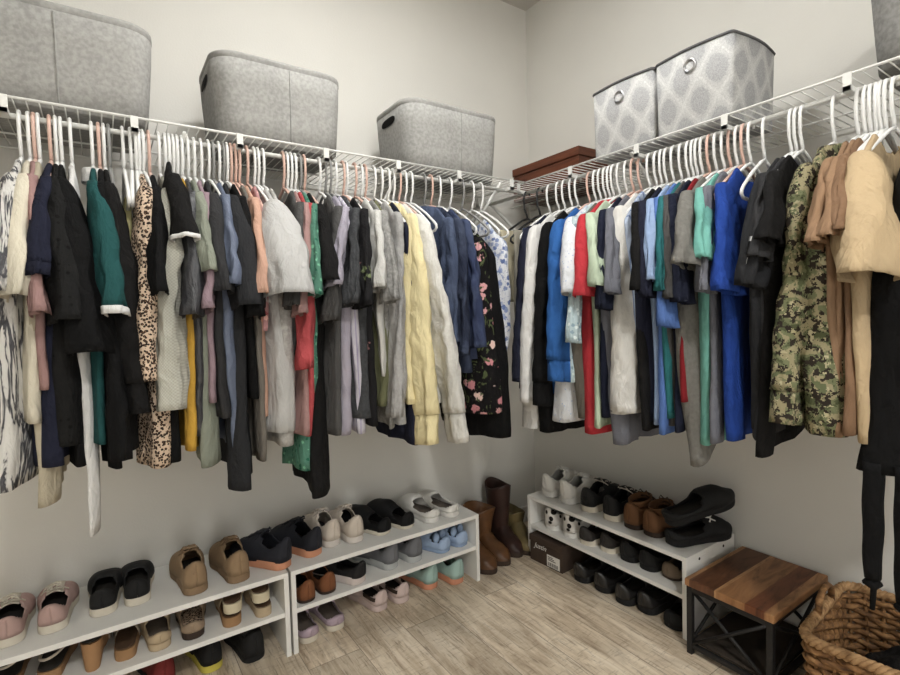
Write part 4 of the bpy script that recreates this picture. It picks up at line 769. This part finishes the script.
# tall boots on the floor of the corner
def tall_boot(x, y, rz, label, mat, shaft_h, L=.28, fold=0, name='riding_boot', flare=1):
    r = root(name, label, 'boot', (x, y, 0), rz, 'boots in the corner')
    m = MB(); NX = 24; xs = [(1-math.cos(PI*i/NX))/2 for i in range(NX+1)]; xs[0] = .0008; xs[-1] = .9992
    rings = []
    for s in xs:
        wd = outline(s, L)*1.03; rings.append([(s*L, -wd, .0 if s < .25 or s > .4 else .012), (s*L, -wd, .022), (s*L, wd, .022), (s*L, wd, .0 if s < .25 or s > .4 else .012)])
    m.loft(rings, (True, True)); m.obj('sole', 'sh_dkbrown', r, bevel=.002)
    m = MB(); rings = []
    for s in xs:
        wd = outline(s, L); h = interp([(0, .1), (.3, .11), (.45, .1), (.65, .062), (.85, .045), (1, .02)], s)
        if s > .8: h *= math.sqrt(max(.15, 1-((s-.8)/.24)**2))
        rings.append([(s*L, wd*sgp(math.cos(PI*q/14), .7), .02+h*math.sin(PI*q/14)**.8) for q in range(15)])
    m.loft(rings, closed=False); m.obj('foot', mat, r)
    m = MB(); rings = []; N = 18
    for i in range(N+1):
        f = i/N; zz = .06+(shaft_h-.06)*f; R = .047+.018*f; cx = .062
        if fold:
            bend = max(0, f-.45)/.55; cx -= fold*.20*math.sin(bend*PI/2); zz -= (shaft_h-.06)*.42*bend**2
        rings.append([(cx+(R+.01)*math.cos(a*PI/12), R*(.82+.1*f)*(1+(flare-1)*f**2)*math.sin(a*PI/12), zz+(.012*math.cos(a*PI/6) if f > .9 else 0)-(fold*.06*max(0, f-.45)*math.cos(a*PI/12))) for a in range(24)])
    m.loft(rings); m.obj('shaft', mat, r, solid=.004)
    return r
tall_boot(-.597, -.095, -PI/2+.1, 'tall brown leather boot beside the middle shoe rack, left of its pair', 'sh_bootleather', .2, .25, flare=1.0)
tall_boot(-.505, -.075, -PI/2+.12, 'tall brown leather boot, right of its pair, with its shaft slouched', 'sh_bootleather', .215, .25, flare=1.4)
tall_boot(-.36, -.06, -PI/2-.1, 'dark reddish brown boot standing upright in the corner', 'sh_darkleather', .30, L=.24)
tall_boot(-.27, -.07, -PI/2-.2, 'short olive toned boot beside the right shoe rack in the corner', 'sh_olive', .15, L=.26)

# ------------------------------------------------------------------ baskets on the shelf
ZS = 1.6845
def rr_ring(cx, cy, hx, hy, R, z, n=6):
    o = []
    for sx, sy, a0 in ((1, 1, 0), (-1, 1, PI/2), (-1, -1, PI), (1, -1, 1.5*PI)):
        for k in range(n+1):
            a = a0+PI/2*k/n; o.append((cx+sx*(hx-R)+R*math.cos(a), cy+sy*(hy-R)+R*math.sin(a), z))
    return o
def felt_basket(x, y, rz, lx, ly, h, label, mat='felt', group='felt baskets on the shelves'):
    r = root('felt_basket', label, 'basket', (x, y, ZS), rz, group)
    m = MB(); rings = []
    prof = [(0, .895), (.006, .92), (.3, .95), (.7, .985), (1, 1.0)]
    def dip(ring, h_):
        return [(p[0], p[1], p[2]) for p in ring]
    for f, k in prof: rings.append(rr_ring(0, 0, lx/2*k, ly/2*k, .07*k, h*f))
    m.loft(rings+[rr_ring(0, 0, lx/2-.008, ly/2-.008, .062, h)]+[rr_ring(0, 0, lx/2*.9-.004, ly/2*.9-.004, .06, .012)], (True, True)); m.obj('shell', mat, r)
    m = MB(); ring = rr_ring(0, 0, lx/2-.001, ly/2-.001, .07, h-.004); m.loft([[(p[0]*s+0, p[1]*s, p[2]+dz) for p in ring] for s, dz in ((1.0, -.014), (1.007, -.012), (1.009, -.002), (1.004, .005), (.985, .005), (.975, -.004))]); m.obj('rim', 'felt_rim', r)
    m = MB()
    for f in (0, 1):
        pass
    m.tube([(.02, -ly/2*(.92+.078*(q/6)**.8)-.0012, h*(.02+.9*q/6)) for q in range(7)], .0024, 6); m.obj('seam', 'felt_rim', r)
    for sx in (-1, 1):
        m = MB(); X = sx*(lx/2*.985)
        m.loft([[(X-sx*.001+sx*dx, .055*k*sgp(math.cos(a*PI/10), .7), h*.80+.016*k*sgp(math.sin(a*PI/10), .8)) for a in range(20)] for k, dx in ((1.0, .004), (.8, .0045), (.01, .0045))]); o = m.obj('handle_slot', 'void', r); o['label'] = 'dark handle slot'
    return r
felt_basket(-2.022, -.245, 0, .475, .35, .258, 'largest looking grey felt basket at the left end of the left shelf')
felt_basket(-1.427, -.25, .0, .415, .30, .262, 'grey felt basket in the middle of the left shelf')
felt_basket(-.752, -.25, 0, .455, .30, .262, 'grey felt basket nearest the corner on the left shelf')
felt_basket(-.235, -1.80, -PI/2, .44, .37, .27, 'darker grey felt basket at the right edge on the right shelf', 'felt_dark')
def damask():
    m = NT('damask_fabric', .9, .15); x = m.sep(); u = m.math('ADD', x[0], x[1])
    a = m.math('COSINE', m.math('MULTIPLY', u, 2*PI/.105)); b = m.math('COSINE', m.math('MULTIPLY', x[2], 2*PI/.15))
    f = m.math('ADD', a, b)          # staggered diamonds
    q = m.math('ABSOLUTE', f)
    n = m.noise(130, 4)
    g = m.math('ADD', q, m.math('MULTIPLY', m.math('SUBTRACT', n, .5), .9))
    c = m.ramp(g, [(.0, (206, 206, 204)), (.14, (202, 202, 200)), (.24, (192, 192, 191)), (.66, (190, 190, 189)), (.9, (173, 173, 174)), (1.3, (164, 164, 166))])
    c = m.mix(.25, c, m.ramp(m.noise(300, 3), [(.35, (120, 120, 120)), (.65, (220, 220, 218))]))
    m.col(c); m.bump(n, .1, .002); MATS['damask'] = m.m
damask()
def bin_(y0, y1, x0, x1, h, label):
    cx, cy = (x0+x1)/2, (y0+y1)/2
    r = root('storage_bin', label, 'storage bin', (cx, cy, ZS), 0, 'patterned fabric bins on the right shelf')
    hx, hy = abs(x1-x0)/2, abs(y1-y0)/2
    def ring(k, z, bow=0, R=.012):
        o = []
        for px, py, pz in rr_ring(0, 0, hx*k, hy*k, R, z, 3): o.append((px, py, pz))
        # extra points along the sides so that they can bow outwards
        out = []
        for i, p in enumerate(o):
            q = o[(i+1) % len(o)]; out.append(p)
            if (Vector(p)-Vector(q)).length > .05:
                for t in range(1, 8):
                    f = t/8; e = math.sin(PI*f)*bow; v = Vector(p).lerp(Vector(q), f); n = Vector((v.x/hx, v.y/hy, 0)); n = Vector((round(n.x), 0, 0)) if abs(n.x) > abs(n.y) else Vector((0, round(n.y), 0))
                    v += n*e; out.append(tuple(v))
        return out
    m = MB(); m.loft([ring(.96, .0), ring(.97, .003), ring(.985, h*.5, .006), ring(1.0, h, .012), ring(.975, h, .012), ring(.96, .01)], (True, True)); m.obj('shell', 'damask', r)
    m = MB(); a = ring(1.0, h, .012); m.tube([Vector(p) for p in a]+[Vector(a[0])], .0045, 6); m.obj('rim', 'trim_dark', r)
    m = MB(); R = .017; X = -hx*.995-.012
    m.tube([(X+.001, R*math.cos(a*PI/12), h*.79+R*math.sin(a*PI/12)) for a in range(25)], .004, 8); m.obj('ring_pull', 'steel', r)
    return r
bin_(-1.034, -.788, -.425, -.165, .236, 'patterned grey fabric bin beside the brown wooden box')
bin_(-1.289, -1.043, -.425, -.165, .236, 'patterned grey fabric bin farther right from the corner, next to its twin')
m = NT('dark_walnut', .5, .35); g1 = m.noise(5, 6, m.mapping((3, .7, 9)), .8, .65); m.col(m.ramp(g1, [(.3, (66, 34, 22)), (.55, (104, 58, 38)), (.75, (122, 72, 48))])); m.bump(g1, .15, .003); MATS['walnut'] = m.m
bx = root('wooden_box', 'dark brown wooden box on the right shelf in the corner', 'box', (-.12, -.345, ZS))
box_obj('box_body', 'walnut', (-.11, -.205, 0, .11, .215, .118), bx, .003); box_obj('lid', 'walnut', (-.113, -.208, .120, .113, .218, .158), bx, .004)

# ------------------------------------------------------------------ stool
def stool_mat():
    m = NT('acacia_planks', .45, .4); x = m.sep()
    t0 = m.math('MULTIPLY', m.math('SUBTRACT', .136, x[1]), 1/.272)
    base = m.ramp(t0, [(0, (176, 132, 92)), (.06, (104, 68, 46)), (.36, (186, 144, 102)), (.40, (160, 116, 78)), (.70, (120, 72, 46)), (.90, (182, 136, 94))], 'CONSTANT')
    idx = m.ramp(t0, [(0, (0, 0, 0)), (.06, (90, 90, 90)), (.36, (150, 150, 150)), (.40, (180, 180, 180)), (.70, (220, 220, 220)), (.90, (255, 255, 255))], 'CONSTANT')
    mp = m.n('ShaderNodeVectorMath', operation='MULTIPLY_ADD'); m.l(m.tc, mp.inputs[0]); mp.inputs[1].default_value = (3, 14, 1)
    sc = m.n('ShaderNodeVectorMath', operation='SCALE'); m.l(idx, sc.inputs[0]); sc.inputs['Scale'].default_value = 9; m.l(sc.outputs[0], mp.inputs[2])
    g = m.noise(2.2, 6, mp.outputs[0], 1.4, .6)
    m.col(m.mix(1.0, base, m.ramp(g, [(.3, (150, 138, 128)), (.5, (228, 224, 220)), (.7, (255, 255, 255))]), 'MULTIPLY')); m.bump(g, .1, .002); MATS['acacia'] = m.m
stool_mat()
st = root('side_stool', 'low stool with plank wood top and black crossed metal frame', 'stool', (-.205, -1.25, 0))
box_obj('seat', 'acacia', (-.19, -.136, .227, .19, .136, .252), st, .004)
for sx in (-1, 1):
    for sy in (-1, 1): box_obj('leg', 'dark_metal', (sx*.178-.009, sy*.122-.009, 0, sx*.178+.009, sy*.122+.009, .227), st, .0015)
for sx in (-1, 1):
    for z0, z1 in ((.21, .227), (.022, .036)): box_obj('cross_rail', 'dark_metal', (sx*.178-.007, -.113, z0, sx*.178+.007, .113, z1), st, .001)
for sy in (-1, 1):
    for z0, z1 in ((.21, .227), (.022, .036)): box_obj('side_rail', 'dark_metal', (-.169, sy*.122-.007, z0, .169, sy*.122+.007, z1), st, .001)
for sx in (-1, 1):
    for s in (-1, 1):
        o = MB(); o.tube([(sx*.178+s*.002, -.113*s, .036), (sx*.178+s*.002, .113*s, .21)], .006, 6); o.obj('cross_brace', 'dark_metal', st)
for sy in (-1, 1):
    for s in (-1, 1):
        o = MB(); o.tube([(-.169*s, sy*.122+s*.002, .036), (.169*s, sy*.122+s*.002, .21)], .006, 6); o.obj('cross_brace', 'dark_metal', st)
box_obj('lower_shelf', 'shelf_dark', (-.169, -.113, .036, .169, .113, .046), st, .001)

# ------------------------------------------------------------------ shoe box with printed lid
sb = root('shoe_box', 'dark brown shoe box with white label on the floor under the right rack', 'box', (-.355, -.335, 0), -PI/2+.06)
box_obj('box_body', 'cardboard', (-.002, .002, 0, .186, .27, .088), sb, .001); box_obj('lid', 'cardboard', (-.005, -.001, .09, .189, .273, .118), sb, .001)
lb = box_obj('label', 'print_white', (.10, .0005, .006, .172, .0018, .058), sb, 0)
m = MB()
for i in range(14): m.box(.106+i*.0042, -.0001, .010, .106+i*.0042+(.0012 if i % 3 else .0024), .0004, .026)
for i in range(3): m.box(.106, -.0001, .034+i*.007, .150-.008*i, .0004, .037+i*.007)
m.obj('label_print', 'ink', lb, smooth=False)
def text(body, size, parent, loc, rot, mat, name, shear=0):
    c = bpy.data.curves.new(name, 'FONT'); c.body = body; c.size = size; c.extrude = .0003; c.align_x = 'CENTER'; c.align_y = 'CENTER'; c.shear = shear
    o = bpy.data.objects.new(name, c); COL.objects.link(o); me = bpy.data.meshes.new_from_object(o); bpy.data.objects.remove(o); o = bpy.data.objects.new(name, me); COL.objects.link(o); o.parent = parent
    o.location = loc; o.rotation_euler = rot; me.materials.clear(); me.materials.append(M_(mat)); return o
text('Justin', .032, sb, (.062, -.0016, .078), (PI/2, 0, 0), 'print_white', 'lettering', .35)

# ------------------------------------------------------------------ wicker basket
m = NT('wicker', .7, .3); n1 = m.noise(40, 4, m.mapping((1, 1, 2)), .5); m.col(m.ramp(n1, [(.3, (84, 58, 38)), (.55, (136, 100, 64)), (.75, (176, 136, 92))])); m.bump(n1, .3, .004); MATS['wicker'] = m.m
m = NT('wicker_light', .7, .3); n1 = m.noise(50, 4); m.col(m.ramp(n1, [(.3, (124, 92, 60)), (.7, (188, 152, 110))])); m.bump(n1, .3, .004); MATS['wicker_light'] = m.m
wb = root('wicker_basket', 'brown woven wicker basket with rope braided rim on the floor beside the stool', 'basket', (-.225, -1.645, 0), .08)
def wick(f): return (.185+.015*f, .175+.015*f)
def per(t, hx, hy, R=.05):
    # point on a rounded rectangle, t in 0..1
    ring = rr_ring(0, 0, hx, hy, R, 0, 5); ring.append(ring[0])
    ds = [0]
    for a, b in zip(ring, ring[1:]): ds.append(ds[-1]+math.hypot(a[0]-b[0], a[1]-b[1]))
    q = (t % 1)*ds[-1]
    for i in range(len(ring)-1):
        if q <= ds[i+1] or i == len(ring)-2:
            f = (q-ds[i])/max(1e-6, ds[i+1]-ds[i]); a, b = ring[i], ring[i+1]
            return a[0]+(b[0]-a[0])*f, a[1]+(b[1]-a[1])*f
NST = 34; HB = .268
m = MB()
for i in range(NST):
    pts = []
    for q in range(5):
        f = q/4; hx, hy = wick(f); x, y = per(i/NST, hx, hy); pts.append((x, y, .012+f*(HB-.03)))
    m.tube(pts, .005, 6)
m.obj('stakes', 'wicker', wb)
m = MB(); rows = 15
for rw in range(rows):
    f = (rw+.5)/rows; hx, hy = wick(f); pts = []
    for q in range(NST*4):
        t = q/(NST*4); x, y = per(t, hx, hy); l = math.hypot(x, y)
        s = math.cos(PI*q/4+PI*rw)*.0085; zz = .012+f*(HB-.04)+.002*math.sin(q*1.3+rw)
        pts.append((x+x/l*s, y+y/l*s, zz))
    pts.append(pts[0]); m.tube(pts, .0085, 6, False)
m.obj('weave', 'wicker', wb)
m = MB()
for phs in (0, 2*PI/3, 4*PI/3):
    pts = []; hx, hy = wick(1); hx += .004; hy += .004
    for q in range(241):
        t = q/240; x, y = per(t, hx, hy); l = math.hypot(x, y); a = q*.9+phs
        pts.append((x+x/l*.008*math.cos(a), y+y/l*.008*math.cos(a), HB-.012+.008*math.sin(a)))
    m.tube(pts, .0075, 6, False)
m.obj('rim', 'wicker_light', wb)
for sy in (1, -1):
    m = MB(); hx, hy = wick(1)
    m.tube([(-.06, sy*hy, HB-.01), (-.055, sy*hy, HB+.03), (-.02, sy*hy, HB+.05), (.02, sy*hy, HB+.05), (.055, sy*hy, HB+.03), (.06, sy*hy, HB-.01)], .009, 8); m.obj('handle', 'wicker', wb)
m = MB(); m.loft([rr_ring(0, 0, .18, .17, .045, .004), rr_ring(0, 0, .18, .17, .045, .012)], (True, True)); m.obj('base', 'wicker', wb)
# crumpled laundry inside
def lump(name, label, mat, loc, rx, ry, rzz, seed):
    m = MB(); rings = []
    for i in range(1, 16):
        t = PI*i/16; ring = []
        for k in range(28):
            a = 2*PI*k/28; d = Vector((math.sin(t)*math.cos(a), math.sin(t)*math.sin(a), math.cos(t)))
            q = 1+.28*noise.noise(d*2.4+Vector((seed, 0, 0)))+.1*noise.noise(d*6+Vector((0, seed, 0)))
            ring.append((d.x*rx*q, d.y*ry*q, max(-rzz*.9, d.z*rzz*q)))
        rings.append(ring)
    m.loft(rings, (True, True)); o = m.obj(name, mat, None, loc, sub=1); return tag(o, label, 'laundry')
lump('crumpled_shirt', 'dark crumpled garment lying inside the wicker basket', 'black2', (-.23, -1.655, .10), .14, .13, .10, 3.1)
lump('crumpled_towel', 'pale grey crumpled cloth on the dark garment in the wicker basket', 'grey', (-.17, -1.74, .215), .07, .06, .03, 7.7)
